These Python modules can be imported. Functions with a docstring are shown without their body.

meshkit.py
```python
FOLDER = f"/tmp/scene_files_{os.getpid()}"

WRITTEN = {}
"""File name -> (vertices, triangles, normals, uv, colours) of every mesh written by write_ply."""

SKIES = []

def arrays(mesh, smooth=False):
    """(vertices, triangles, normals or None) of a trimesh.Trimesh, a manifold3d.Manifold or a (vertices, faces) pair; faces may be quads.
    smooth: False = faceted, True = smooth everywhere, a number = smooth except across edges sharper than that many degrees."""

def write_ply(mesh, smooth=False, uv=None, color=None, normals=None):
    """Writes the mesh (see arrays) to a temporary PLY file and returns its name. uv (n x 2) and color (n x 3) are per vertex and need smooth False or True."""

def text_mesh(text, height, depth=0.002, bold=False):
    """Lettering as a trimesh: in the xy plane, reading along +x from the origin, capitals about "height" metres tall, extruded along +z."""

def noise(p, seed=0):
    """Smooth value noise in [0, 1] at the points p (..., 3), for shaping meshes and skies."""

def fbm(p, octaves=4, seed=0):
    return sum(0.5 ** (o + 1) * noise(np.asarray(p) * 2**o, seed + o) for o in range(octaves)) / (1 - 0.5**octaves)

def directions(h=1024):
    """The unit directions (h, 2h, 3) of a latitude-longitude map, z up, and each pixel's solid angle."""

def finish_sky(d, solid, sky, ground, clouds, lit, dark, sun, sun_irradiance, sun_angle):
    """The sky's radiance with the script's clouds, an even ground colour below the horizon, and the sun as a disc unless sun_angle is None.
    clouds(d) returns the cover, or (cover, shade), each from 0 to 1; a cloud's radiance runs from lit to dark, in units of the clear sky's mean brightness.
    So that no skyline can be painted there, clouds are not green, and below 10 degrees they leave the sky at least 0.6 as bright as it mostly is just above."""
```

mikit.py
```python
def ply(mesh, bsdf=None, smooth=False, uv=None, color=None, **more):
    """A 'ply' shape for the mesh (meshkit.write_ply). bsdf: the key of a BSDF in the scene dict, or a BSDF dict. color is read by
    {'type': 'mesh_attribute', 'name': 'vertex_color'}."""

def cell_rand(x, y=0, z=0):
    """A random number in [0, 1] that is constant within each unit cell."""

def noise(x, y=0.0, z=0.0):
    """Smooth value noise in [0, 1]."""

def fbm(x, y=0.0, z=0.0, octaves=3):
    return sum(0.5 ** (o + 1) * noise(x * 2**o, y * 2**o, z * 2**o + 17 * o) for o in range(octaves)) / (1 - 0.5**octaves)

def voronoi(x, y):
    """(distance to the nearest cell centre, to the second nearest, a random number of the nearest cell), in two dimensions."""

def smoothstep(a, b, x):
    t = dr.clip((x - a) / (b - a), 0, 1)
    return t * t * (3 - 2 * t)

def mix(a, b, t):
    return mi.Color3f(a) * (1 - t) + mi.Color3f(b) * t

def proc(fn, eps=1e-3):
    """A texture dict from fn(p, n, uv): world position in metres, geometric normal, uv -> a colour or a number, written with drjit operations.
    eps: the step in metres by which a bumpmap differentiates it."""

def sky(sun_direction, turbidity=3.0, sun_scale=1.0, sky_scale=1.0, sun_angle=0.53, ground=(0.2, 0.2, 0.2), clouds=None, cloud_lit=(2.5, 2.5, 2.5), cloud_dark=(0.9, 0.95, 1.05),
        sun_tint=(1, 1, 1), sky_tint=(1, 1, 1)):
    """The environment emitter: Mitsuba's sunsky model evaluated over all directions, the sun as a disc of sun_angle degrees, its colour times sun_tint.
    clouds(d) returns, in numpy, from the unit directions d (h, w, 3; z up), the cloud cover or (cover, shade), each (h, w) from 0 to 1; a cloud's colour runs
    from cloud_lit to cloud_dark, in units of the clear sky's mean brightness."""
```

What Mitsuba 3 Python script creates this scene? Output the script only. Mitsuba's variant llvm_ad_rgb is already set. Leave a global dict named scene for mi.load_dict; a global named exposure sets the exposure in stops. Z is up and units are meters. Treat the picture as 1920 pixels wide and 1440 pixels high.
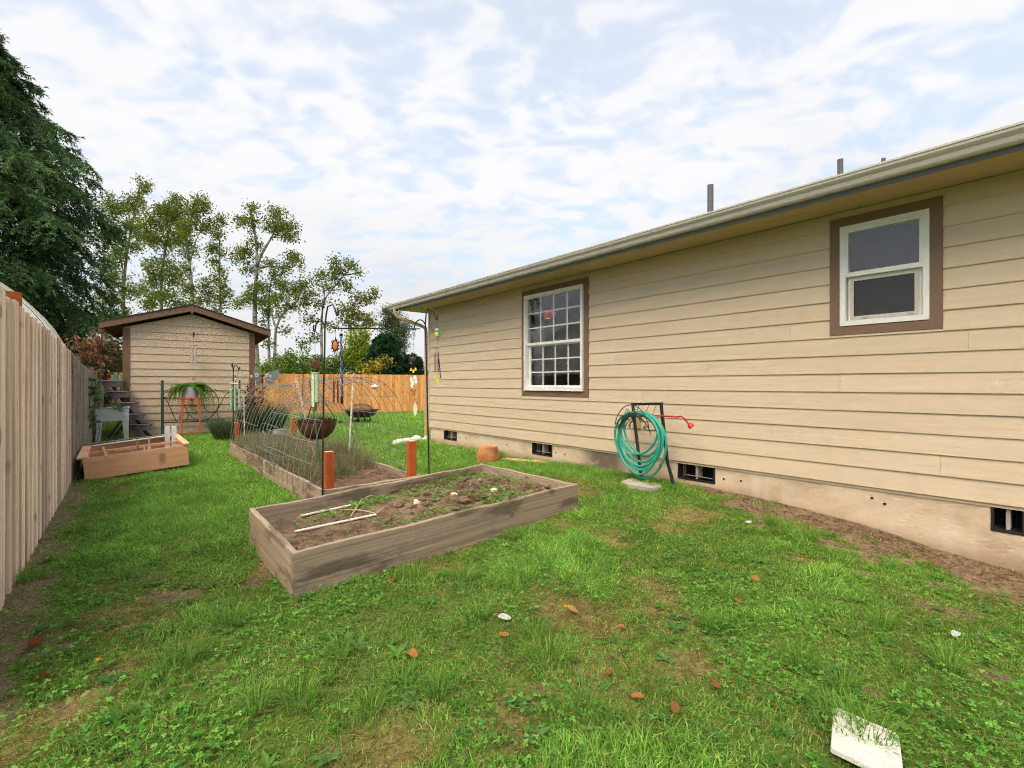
import math, random
import numpy as np
import trimesh, shapely
from shapely.geometry import Polygon, box as sbox
import drjit as dr
import mitsuba as mi
import mikit, meshkit

T = mi.ScalarTransform4f
scene, labels = {}, {}
rng = np.random.default_rng(11)
random.seed(11)

# ------------------------------------------------------------------ camera, sky, exposure
CAM_H, F = 1.30, 900.0          # eye height in metres, focal length in pixels of the 1920 wide photograph
scene['camera'] = {'type': 'perspective', 'fov': math.degrees(2 * math.atan(960 / F)), 'fov_axis': 'x', 'near_clip': 0.05, 'far_clip': 900.0,
                   'to_world': T().look_at(origin=[0, 0, CAM_H], target=[0, 1, CAM_H], up=[0, 0, 1])}


def cloud_cover(d):
    z = np.maximum(d[..., 2], 0.0) + 0.22
    q = np.stack([d[..., 0] / z, d[..., 1] / z, np.zeros_like(z)], -1)
    big = meshkit.fbm(q * 1.3 + [3.1, 8.2, 0], 4, 5)
    warp = q + 0.12 * np.stack([meshkit.fbm(q * 5, 2, 31), meshkit.fbm(q * 5 + 7, 2, 32), np.zeros_like(z)], -1)
    puff = meshkit.fbm(warp * [12.0, 18.0, 1], 4, 9)
    m = 0.40 * big + 0.60 * puff
    high = np.clip((d[..., 2] - 0.30) / 0.35, 0, 1)
    cover = np.clip((m - (0.30 + 0.09 * high)) / 0.26, 0, 1)
    cover = 0.72 + 0.28 * cover * cover * (3 - 2 * cover)
    low = np.clip((0.36 - d[..., 2]) / 0.22, 0, 1)
    cover = np.maximum(cover, 0.55 + 0.45 * low)
    shade = 0.12 + 0.18 * np.clip((0.55 - puff) / 0.35, 0, 1) + 0.6 * np.clip(meshkit.fbm(q * 2.2 + 11, 4, 21) - 0.36, 0, 1) + 0.35 * low
    return cover, np.clip(shade, 0, 1)


scene['sky'] = mikit.sky((-0.27, -0.56, 0.84), turbidity=3, sun_scale=0.55, sky_scale=1.35, sun_angle=48, clouds=cloud_cover,
                         cloud_lit=(1.46, 1.45, 1.47), cloud_dark=(1.08, 1.11, 1.15), sky_tint=(0.70, 1.08, 1.08))
exposure = 2.45

# ------------------------------------------------------------------ mesh helpers; a mesh is (vertices, triangles)
UP = np.array([0, 0, 1.0])


def at(u, v, Y):
    """The point at depth Y metres that was measured at photograph pixel (u, v)."""
    return np.array([(u - 960) / F * Y, Y, CAM_H - (v - 720) / F * Y])


def unit(a):
    a = np.asarray(a, float)
    return a / (np.linalg.norm(a, axis=-1, keepdims=True) + 1e-12)


def cat(ms):
    vs, fs, n = [], [], 0
    for v, f in ms:
        vs.append(np.asarray(v, float)); fs.append(np.asarray(f, int) + n); n += len(v)
    return np.vstack(vs), np.vstack(fs)


def tm(m):
    return np.array(m.vertices), np.array(m.faces)


def box(c, ax, ay, az, cham=0.0):
    """A box about c with half axes ax, ay, az (vectors), the long edges along ax chamfered."""
    c, ax, ay, az = (np.asarray(k, float) for k in (c, ax, ay, az))
    if cham <= 0:
        v = np.array([c + i * ax + j * ay + k * az for i in (-1, 1) for j in (-1, 1) for k in (-1, 1)])
        f = np.array([[0, 1, 3], [0, 3, 2], [4, 6, 7], [4, 7, 5], [0, 4, 5], [0, 5, 1], [2, 3, 7], [2, 7, 6], [0, 2, 6], [0, 6, 4], [1, 5, 7], [1, 7, 3]])
    else:
        y, z = np.linalg.norm(ay), np.linalg.norm(az)
        a, b = 1 - cham / y, 1 - cham / z
        ring = [(1, -b), (1, b), (a, 1), (-a, 1), (-1, b), (-1, -b), (-a, -1), (a, -1)]
        v = np.array([c + i * ax + j * ay + k * az for i in (-1, 1) for j, k in ring])
        f = []
        for i in range(8):
            j = (i + 1) % 8
            f += [[i, 8 + j, 8 + i], [i, j, 8 + j]]
        for i in range(1, 7):
            f += [[0, i + 1, i], [8, 8 + i, 8 + i + 1]]
        f = np.array(f)[:, ::-1]
    if np.dot(np.cross(ax, ay), az) < 0:
        f = f[:, ::-1]
    return v, f


def bar(p0, p1, w, t, up=UP, cham=0.002):
    """A straight bar from p0 to p1: width w across, thickness t along up."""
    p0, p1 = np.asarray(p0, float), np.asarray(p1, float)
    d = unit(p1 - p0)
    side = unit(np.cross(d, up))
    return box((p0 + p1) / 2, (p1 - p0) / 2, side * w / 2, unit(np.cross(side, d)) * t / 2, cham)


def tube(pts, r, n=6, cap=True):
    p = np.asarray(pts, float)
    r = np.broadcast_to(np.asarray(r, float), (len(p),))
    t = unit(np.gradient(p, axis=0))
    a = np.cross(t[0], [0, 0, 1.0] if abs(t[0][2]) < 0.9 else [1.0, 0, 0])
    A = []
    for k in t:
        a = unit(a - k * np.dot(a, k)); A.append(a)
    A = np.array(A)
    B = np.cross(t, A)
    g = np.arange(n) * 2 * np.pi / n
    v = p[:, None] + r[:, None, None] * (np.cos(g)[None, :, None] * A[:, None] + np.sin(g)[None, :, None] * B[:, None])
    i, j = np.meshgrid(np.arange(len(p) - 1), np.arange(n), indexing='ij')
    q = np.stack([i * n + j, i * n + (j + 1) % n, (i + 1) * n + (j + 1) % n, (i + 1) * n + j], -1).reshape(-1, 4)
    f = np.vstack([q[:, [0, 1, 2]], q[:, [0, 2, 3]]])
    v = v.reshape(-1, 3)
    if cap:
        m = len(v)
        v = np.vstack([v, p[0], p[-1]])
        k = np.arange(n)
        e = (len(p) - 1) * n
        f = np.vstack([f, np.stack([k * 0 + m, (k + 1) % n, k], 1), np.stack([k * 0 + m + 1, e + k, e + (k + 1) % n], 1)])
    return v, f


def lathe(prof, c=(0, 0, 0), n=24):
    """A surface of revolution about z from the profile [(radius, z), ...]."""
    prof = np.asarray(prof, float)
    g = np.arange(n) * 2 * np.pi / n
    v = np.stack([prof[:, :1] * np.cos(g), prof[:, :1] * np.sin(g), np.repeat(prof[:, 1:], n, 1)], -1).reshape(-1, 3) + np.asarray(c, float)
    i, j = np.meshgrid(np.arange(len(prof) - 1), np.arange(n), indexing='ij')
    q = np.stack([i * n + j, i * n + (j + 1) % n, (i + 1) * n + (j + 1) % n, (i + 1) * n + j], -1).reshape(-1, 4)
    return v, np.vstack([q[:, [0, 1, 2]], q[:, [0, 2, 3]]])


def ball(c, r, s=(1, 1, 1), sub=1):
    m = trimesh.creation.icosphere(sub, 1.0)
    return np.array(m.vertices) * np.asarray(s) * r + np.asarray(c, float), np.array(m.faces)


def spline(pts, n=24):
    """A smooth curve through the points."""
    from scipy.interpolate import CubicSpline
    p = np.asarray(pts, float)
    k = np.r_[0, np.cumsum(np.linalg.norm(np.diff(p, axis=0), axis=1) + 1e-9)]
    return CubicSpline(k, p)(np.linspace(0, k[-1], n))


def extrude(poly, o, ex, ey, ez):
    """A shapely polygon in the plane o + x ex + y ey, given thickness along the vector ez."""
    out = []
    for g in getattr(poly, 'geoms', [poly]):
        m = trimesh.creation.extrude_polygon(g, 1.0, engine='earcut')
        v = np.array(m.vertices)
        f = np.array(m.faces)
        if np.dot(np.cross(ex, ey), ez) < 0:
            f = f[:, ::-1]
        out.append((np.asarray(o, float) + v[:, :1] * ex + v[:, 1:2] * ey + v[:, 2:] * np.asarray(ez, float), f))
    return cat(out)


def lump(c, r, seed, sub=2, rough=0.35, s=(1, 1, 1)):
    m = trimesh.creation.icosphere(sub, 1.0)
    v = np.array(m.vertices)
    k = 1 + rough * (meshkit.fbm(v * 1.6 + seed * 3.7, 3, seed % 97) - 0.5) * 2
    return v * k[:, None] * np.asarray(s) * r + np.asarray(c, float), np.array(m.faces)


def leaf_quads(c, d, n, L, W, bend=0.25):
    """Pointed leaves (four triangles each) from base points c along d, with normals n; all arrays."""
    d = unit(d)
    s = unit(np.cross(d, n))
    n = np.cross(s, d)
    L, W = np.broadcast_to(L, (len(c),))[:, None], np.broadcast_to(W, (len(c),))[:, None]
    v = np.stack([c, c + d * L * 0.45 + s * W * 0.5 + n * L * bend * 0.3, c + d * L - n * L * bend * 0.5, c + d * L * 0.45 - s * W * 0.5 + n * L * bend * 0.3, c + d * L * 0.5], 1)
    f = np.array([[0, 1, 4], [1, 2, 4], [2, 3, 4], [3, 0, 4]])
    return v.reshape(-1, 3), (f[None] + (np.arange(len(c)) * 5)[:, None, None]).reshape(-1, 3)


def blades(c, h, lean, w, face, curl=0.5):
    """Grass blades, three triangles each: c (n,3) feet, h heights, lean (n,2) how far the tip moves sideways, w widths, face angle."""
    n = len(c)
    side = np.stack([np.cos(face), np.sin(face), face * 0], -1) * (w / 2)[:, None]
    l3 = np.concatenate([lean, np.zeros((n, 1))], 1)
    z = h[:, None] * UP
    mid = c + 0.55 * z + l3 * (0.55 * (1 - curl))
    tip = c + z * np.sqrt(np.maximum(0.08, 1 - 0.45 * np.clip((lean ** 2).sum(1) / h ** 2, 0, 2)))[:, None] + l3
    v = np.stack([c - side, c + side, mid + side * 0.8, mid - side * 0.8, tip], 1).reshape(-1, 3)
    f = np.array([[0, 1, 2], [0, 2, 3], [3, 2, 4]])
    return v, (f[None] + (np.arange(n) * 5)[:, None, None]).reshape(-1, 3)


def rdir(n, up=0.0):
    v = unit(rng.normal(size=(n, 3)) + [0, 0, up])
    return v


# ------------------------------------------------------------------ writing entries
def key_for(name):
    k, i = name, 0
    while k in scene or k in labels or any(x.startswith(k + '__') for x in scene):
        i += 1
        k = f'{name}_{i:03d}'
    return k


COUNT = {}


def part_key(parent, name):
    """Parts get their number from a counter, which is quicker than a search."""
    base = f'{parent}__{name}'
    i = COUNT.get(base, -1) + 1
    COUNT[base] = i
    return base if i == 0 else f'{base}_{i:03d}'


def thing(name, label, cat_, group=None):
    i = COUNT.get(name, -1) + 1
    COUNT[name] = i
    k = name if i == 0 else f'{name}_{i:03d}'
    labels[k] = {'label': label, 'category': cat_}
    if group:
        labels[k]['group'] = group
    return k


def put(key, mesh, mat, smooth=False, uv=None, color=None, label=None, kind=None):
    """One shape entry."""
    v, f = mesh
    if color is not None:
        color = np.asarray(color, float)
        if smooth not in (False, True):
            m = trimesh.Trimesh(v, f, process=False)
            if color.ndim == 1:
                m = trimesh.graph.smooth_shade(m, angle=np.radians(smooth), facet_minarea=None)
                v, f = np.array(m.vertices), np.array(m.faces)
            smooth = True
        if color.ndim == 1:
            color = np.tile(color, (len(v), 1))
    scene[key] = mikit.ply((v, f), mat, smooth=smooth, uv=uv, color=color)
    if label:
        labels.setdefault(key, {})['label'] = label
    if kind:
        labels.setdefault(key, {})['kind'] = kind
    return key


def part(parent, name, mesh, mat, **kw):
    return put(part_key(parent, name), mesh, mat, **kw)


def single(name, mesh, mat, label, cat_, group=None, **kw):
    """A thing that is one mesh."""
    k = thing(name, label, cat_, group)
    return put(k, mesh, mat, **kw)


SEED = [0]


def plank_uv(v, along, across, o=None):
    """uv of a board: metres along the grain (plus 30 times a random whole number that sets the board's tone) and metres across."""
    SEED[0] += 1
    s = (SEED[0] * 37) % 97
    o = v.mean(0) if o is None else o
    a = (v - o) @ unit(along)
    b = (v - o) @ unit(across)
    c = (v - o) @ np.cross(unit(along), unit(across))
    return np.stack([a + 30.0 * s + 15, b + c * 0.9 + 3.1 * s], 1)


def plank(parent, name, p0, p1, w, t, mat, up=UP, cham=0.003, **kw):
    m = bar(p0, p1, w, t, up, cham)
    d = np.asarray(p1, float) - np.asarray(p0, float)
    return part(parent, name, m, mat, uv=plank_uv(m[0], d, np.cross(d, up)), **kw)

# ------------------------------------------------------------------ materials
def srgb(*c):
    c = np.array(c, float) / 255
    return np.where(c < 0.04045, c / 12.92, ((c + 0.055) / 1.055) ** 2.4)


def C3(c):
    return mi.Color3f(float(c[0]), float(c[1]), float(c[2]))


def mat(name, d):
    scene[name] = d


def rgb(c):
    return {'type': 'rgb', 'value': [float(x) for x in c]}


ATTR = {'type': 'mesh_attribute', 'name': 'vertex_color'}
noise, fbm, mix, sstep = mikit.noise, mikit.fbm, mikit.mix, mikit.smoothstep

mat('foliage', {'type': 'principledthin', 'base_color': ATTR, 'roughness': 0.55, 'spec_trans': 0.0, 'diff_trans': 0.95, 'eta': 1.35})
mat('paint', {'type': 'twosided', 'b': {'type': 'principled', 'base_color': ATTR, 'roughness': 0.55, 'specular': 0.4}})
mat('gloss', {'type': 'twosided', 'b': {'type': 'principled', 'base_color': ATTR, 'roughness': 0.28, 'specular': 0.5}})
mat('steel', {'type': 'twosided', 'b': {'type': 'principled', 'base_color': ATTR, 'roughness': 0.42, 'metallic': 0.85}})
mat('window_glass', {'type': 'thindielectric', 'int_ior': 1.52})


def siding_fn(tint):
    def fn(p, n, uv):
        s = dr.floor(uv.x / 30)
        g = noise(uv.x * 1.6, uv.y * 60, s)
        big = fbm(p.x * 0.9 + p.z, p.y * 0.9, p.z * 2.2, 3)
        dirt = fbm(p.x * 7, p.y * 7, p.z * 2.5, 3)
        k = (0.965 + 0.05 * mikit.cell_rand(s, 3)) * (0.96 + 0.07 * g) * (0.96 + 0.08 * big)
        base = C3(tint) * k
        return mix(base, C3(tint) * mi.Color3f(0.86, 0.82, 0.75), 0.22 * sstep(0.6, 0.85, dirt))
    return fn


def grain_bump(p, n, uv):
    warp = 0.05 * noise(uv.x * 1.1, uv.y * 9, 5.0)
    a = noise(uv.x * 2.2, (uv.y + warp) * 75, 2.0)
    b = noise(uv.x * 5.0, (uv.y + warp) * 190, 7.0)
    return 0.7 * a + 0.3 * b


def bumped(base, rough, fn, scale, spec=0.35):
    return {'type': 'twosided', 'b': {'type': 'bumpmap', 'arbitrary': mikit.proc(fn, 0.002), 'scale': scale,
            'bsdf': {'type': 'principled', 'base_color': mikit.proc(base), 'roughness': rough, 'specular': spec}}}


mat('siding', bumped(siding_fn(srgb(203, 185, 161)), 0.62, grain_bump, 0.0016))


def plain_fn(tint, amp=0.12, sc=6.0):
    def fn(p, n, uv):
        return C3(tint) * (1 - amp / 2 + amp * fbm(p.x * sc, p.y * sc, p.z * sc, 3))
    return fn


def pmat(name, c, rough=0.6, amp=0.12, sc=6.0, spec=0.35, **kw):
    mat(name, {'type': 'twosided', 'b': {'type': 'principled', 'base_color': mikit.proc(plain_fn(c, amp, sc)), 'roughness': rough, 'specular': spec, **kw}})


pmat("shed_siding", srgb(196, 176, 154), 0.9, 0.05, 1.5, 0.0)
pmat('brown_trim', srgb(120, 96, 80), 0.6, 0.14, 14)
pmat('shed_trim', srgb(118, 95, 80), 0.9, 0.08, 2, 0.0)
pmat('white_vinyl', srgb(226, 227, 226), 0.4, 0.06, 20)
pmat('scuffed_white', srgb(206, 205, 198), 0.6, 0.35, 22)
pmat('soffit_paint', srgb(180, 156, 120), 0.7, 0.10, 3)
pmat('gutter_metal', srgb(190, 185, 178), 0.38, 0.12, 4)
pmat('roof_felt', srgb(58, 56, 55), 0.9, 0.4, 30)
pmat('dark_metal', srgb(38, 37, 40), 0.5, 0.25, 20)
pmat('void_dark', srgb(30, 28, 28), 0.9, 0.2, 5)


def concrete_fn(p, n, uv):
    k = fbm(p.x * 2.2, p.y * 2.2, p.z * 3, 4)
    fine = noise(p.x * 40, p.y * 40, p.z * 40)
    base = mix(C3(srgb(212, 193, 168)), C3(srgb(184, 163, 138)), sstep(0.35, 0.75, k)) * (0.93 + 0.12 * fine)
    streak = noise(p.x * 9, p.y * 9, p.z * 1.2)
    base = mix(base, C3(srgb(214, 204, 190)), 0.45 * sstep(0.55, 0.85, streak))
    s = (p.x + 1.857) * 0.637 - (p.y - 10.85) * 0.771          # metres along the wall
    e = sstep(0.55, 0.15, dr.abs(s - 5.0)) * sstep(0.03, 0.10, p.z) * sstep(0.30, 0.70, fbm(p.x * 6, p.y * 6, p.z * 9, 4) + 0.25)
    base = mix(base, C3(srgb(78, 72, 66)), 0.85 * e)           # mildew left of the tap
    splash = sstep(0.16, -0.02, p.z + 0.10 * (k - 0.5) + 0.16 * sstep(6.8, 9.0, s))
    return mix(base, C3(srgb(132, 104, 80)), 0.55 * splash)


def concrete_bump(p, n, uv):
    return 0.6 * fbm(p.x * 12, p.y * 12, p.z * 12, 3) + 0.4 * noise(p.x * 70, p.y * 70, p.z * 70)


mat('concrete', bumped(concrete_fn, 0.85, concrete_bump, 0.010, 0.2))


def wood_fn(light, dark, stain, stain_amt, tone=0.25, freq=55.0):
    def fn(p, n, uv):
        s = dr.floor(uv.x / 30)
        r1, r2 = mikit.cell_rand(s, 1), mikit.cell_rand(s, 2)
        w = 0.02 * noise(uv.x * 1.3, uv.y * 6, s) + 0.004 * noise(uv.x * 9, uv.y * 30, s)
        g = fbm(uv.x * 1.2, (uv.y + w) * freq, s * 1.7, 3)
        c = mix(C3(light), C3(dark), sstep(0.25, 0.75, g) * 0.8 + 0.4 * (r1 - 0.5))
        c = c * (1 - tone / 2 + tone * r2)
        kn = noise(uv.x * 5.5, uv.y * 8, s + 9)
        c = mix(c, C3(dark) * 0.45, 0.7 * sstep(0.86, 0.95, kn))
        st = fbm(uv.x * 2.4, uv.y * 9.0, s + 3, 5) + 0.20 * (fbm(uv.x * 22, uv.y * 90, s, 3) - 0.5)
        return mix(c, C3(stain), stain_amt * sstep(0.48, 0.78, st))
    return fn


def wood_bump(p, n, uv):
    w = 0.02 * noise(uv.x * 1.3, uv.y * 6, 1.0)
    return 0.6 * noise(uv.x * 2, (uv.y + w) * 90, 0.5) + 0.4 * noise(uv.x * 45, uv.y * 45, 3.0)


mat('bed_wood', bumped(wood_fn(srgb(174, 156, 138), srgb(134, 117, 101), srgb(66, 59, 52), 0.65, 0.2, 120), 0.85, wood_bump, 0.006, 0.15))
mat('fence_wood', bumped(wood_fn(srgb(226, 205, 184), srgb(188, 158, 134), srgb(146, 120, 100), 0.22, 0.6, 70), 0.85, wood_bump, 0.004, 0.15))
mat('old_fence_wood', bumped(wood_fn(srgb(150, 137, 127), srgb(114, 101, 92), srgb(58, 52, 48), 0.5, 0.35, 48), 0.85, wood_bump, 0.004, 0.15))
mat('cedar', bumped(wood_fn(srgb(232, 172, 114), srgb(214, 144, 84), srgb(170, 104, 60), 0.35, 0.36, 30), 0.75, wood_bump, 0.003, 0.2))
mat('fir_board', bumped(wood_fn(srgb(222, 174, 138), srgb(208, 154, 116), srgb(160, 116, 88), 0.35, 0.14, 26), 0.8, wood_bump, 0.002, 0.2))
mat('stained_post', bumped(wood_fn(srgb(184, 96, 48), srgb(160, 76, 36), srgb(112, 58, 34), 0.3, 0.15, 40), 0.7, wood_bump, 0.002, 0.25))


def soil_col(p, sc=1.0):
    k = fbm(p.x * 9, p.y * 9, p.z * 9, 4)
    fine = noise(p.x * 90 * sc, p.y * 90 * sc, p.z * 90)
    c = mix(C3(srgb(118, 100, 83)), C3(srgb(86, 70, 57)), sstep(0.3, 0.7, k))
    return mix(c, C3(srgb(168, 148, 126)), 0.5 * sstep(0.66, 0.9, fine)) * (0.8 + 0.4 * noise(p.x * 33, p.y * 33, p.z * 33))


def soil_bump(p, n, uv):
    return 0.7 * fbm(p.x * 22, p.y * 22, p.z * 22, 3) + 0.3 * noise(p.x * 110, p.y * 110, p.z * 110)


mat('soil', bumped(lambda p, n, uv: soil_col(p), 0.95, soil_bump, 0.018, 0.1))


def ground_fn(p, n, uv):
    # uv.x: bare soil, uv.y: how dry the turf is; both worked out at the vertices of the ground sheet
    soil = mix(soil_col(p), C3(srgb(130, 110, 91)), 0.4)
    fine = noise(p.x * 60, p.y * 60)
    thatch = mix(C3(srgb(84, 108, 44)), C3(srgb(140, 124, 80)), dr.clip(uv.y * 0.9 + 0.35 * (fine - 0.5), 0, 1))
    thatch = thatch * (0.62 + 0.5 * fbm(p.x * 25, p.y * 25, 0.0, 3))
    far = sstep(9.0, 15.0, p.y)
    thatch = mix(thatch, C3(srgb(112, 156, 52)) * (0.75 + 0.4 * fine), far)
    return mix(thatch, soil, sstep(0.3, 0.6, uv.x + 0.25 * (fbm(p.x * 14, p.y * 14, 0.0, 3) - 0.5)))


mat('ground_mat', bumped(ground_fn, 0.95, soil_bump, 0.02, 0.1))


def terracotta_fn(p, n, uv):
    k = fbm(p.x * 6, p.y * 6, p.z * 9, 4)
    c = mix(C3(srgb(158, 100, 66)), C3(srgb(188, 132, 92)), sstep(0.35, 0.7, k))
    return mix(c, C3(srgb(150, 92, 58)), 0.5 * sstep(0.12, 0.03, p.z))


mat('terracotta', bumped(terracotta_fn, 0.8, concrete_bump, 0.002, 0.2))


def galv_fn(p, n, uv):
    a, b, r = mikit.voronoi(p.x * 38 + p.y * 12, p.z * 38)
    return C3(srgb(186, 190, 192)) * (0.78 + 0.25 * r) * (0.9 + 0.2 * fbm(p.x * 5, p.y * 5, p.z * 5, 3))


mat('galvanized', {'type': 'twosided', 'b': {'type': 'principled', 'base_color': mikit.proc(galv_fn), 'roughness': 0.5, 'metallic': 0.25, 'specular': 0.5}})
pmat('stone', srgb(158, 152, 148), 0.85, 0.4, 18)


def bark_fn(p, n, uv):
    k = noise(p.x * 5, p.y * 5, p.z * 3.0)
    band = noise(p.x * 3, p.y * 3, p.z * 14)
    return mix(C3(srgb(150, 144, 136)), C3(srgb(86, 80, 72)), sstep(0.45, 0.75, 0.6 * k + 0.5 * band))


mat('pale_bark', {'type': 'twosided', 'b': {'type': 'diffuse', 'reflectance': mikit.proc(bark_fn)}})
pmat('dark_bark', srgb(66, 56, 48), 0.9, 0.5, 10)
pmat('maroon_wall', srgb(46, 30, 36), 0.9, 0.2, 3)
mat('curtain', {'type': 'twosided', 'b': {'type': 'diffuse', 'reflectance': rgb(srgb(100, 104, 112))}})
mat('smoke_screen', {'type': 'blendbsdf', 'weight': 0.45, 'a': {'type': 'twosided', 'b': {'type': 'diffuse', 'reflectance': rgb([0.08, 0.08, 0.09])}}, 'c': {'type': 'null'}})

# ------------------------------------------------------------------ ground
AH = math.atan2(744, 900)
HD = np.array([-math.sin(AH), math.cos(AH), 0])        # the house wall runs away along this
PD = np.array([math.cos(AH), math.sin(AH), 0])         # into the house
HC = np.array([-1.857, 10.85, 0])                      # left corner of the wall at the ground


def W(s, o, z):
    """A point of the house wall: s metres from its far left corner, o metres out from it, height z."""
    return HC - HD * s - PD * o + UP * z


def s_of(u):
    k = (u - 960) / F
    return (k * HC[1] - HC[0]) / (-HD[0] + k * HD[1])


def smooth01(a, b, x):
    t = np.clip((x - a) / (b - a), 0, 1)
    return t * t * (3 - 2 * t)


def gz(x, y):
    """Height of the ground."""
    x, y = np.asarray(x, float), np.asarray(y, float)
    p = np.stack([x, y, x * 0], -1)
    z = 0.045 * (meshkit.fbm(p * 0.55 + 5, 3, 3) - 0.5) + 0.022 * (meshkit.fbm(p * 3.1, 2, 4) - 0.5)
    z = z - 0.13 * smooth01(11, 19, y)
    s = -((x - HC[0]) * HD[0] + (y - HC[1]) * HD[1])
    o = -((x - HC[0]) * PD[0] + (y - HC[1]) * PD[1])
    near = smooth01(2.2, 0.2, o)
    z = z + near * (0.05 * smooth01(3.5, 5.0, s) * smooth01(8.0, 6.5, s) - 0.17 * smooth01(7.6, 9.3, s))
    z = z - 0.03 * smooth01(1.2, 0.4, np.abs(x + 0.4)) * smooth01(2.2, 1.6, y)
    return z


def ground_at(u, v):
    Y = CAM_H * F / (v - 720)
    return (u - 960) / F * Y, Y


# bare or worn places: centre and radii as measured in the photograph, turned into metres on the ground here
BARE = []
for u, v, ru, rv, k in [(20, 1230, 90, 45, .9), (50, 1110, 50, 35, .8), (340, 1118, 60, 16, .9), (300, 1080, 60, 14, .5), (490, 1085, 40, 32, .8), (500, 1305, 50, 16, .6), (120, 1330, 90, 14, .6),
                        (560, 1000, 10, 8, .0), (1540, 1010, 70, 24, .7), (1600, 1070, 50, 14, .8), (1760, 1140, 60, 26, .8), (1690, 1110, 40, 14, .6), (1180, 1060, 30, 14, .5), (1100, 980, 55, 9, .35),
                        (1000, 1290, 80, 22, .5), (700, 1170, 50, 18, .45), (1450, 1210, 40, 12, .45), (1850, 1270, 55, 20, .6), (1630, 1300, 45, 16, .6), (290, 975, 40, 9, .4), (365, 843, 60, 6, .6), (200, 1160, 70, 18, .5),
                        (860, 1085, 40, 14, .4), (1290, 1240, 50, 18, .4), (420, 1240, 50, 18, .4), (90, 1040, 30, 60, .5), (1700, 1230, 35, 14, .5), (330, 1040, 40, 14, .5), (640, 1290, 40, 14, .5)]:
    x, y = ground_at(u, v)
    BARE.append((x, y, ru / F * y, rv * y * y / (F * CAM_H), k))


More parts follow.
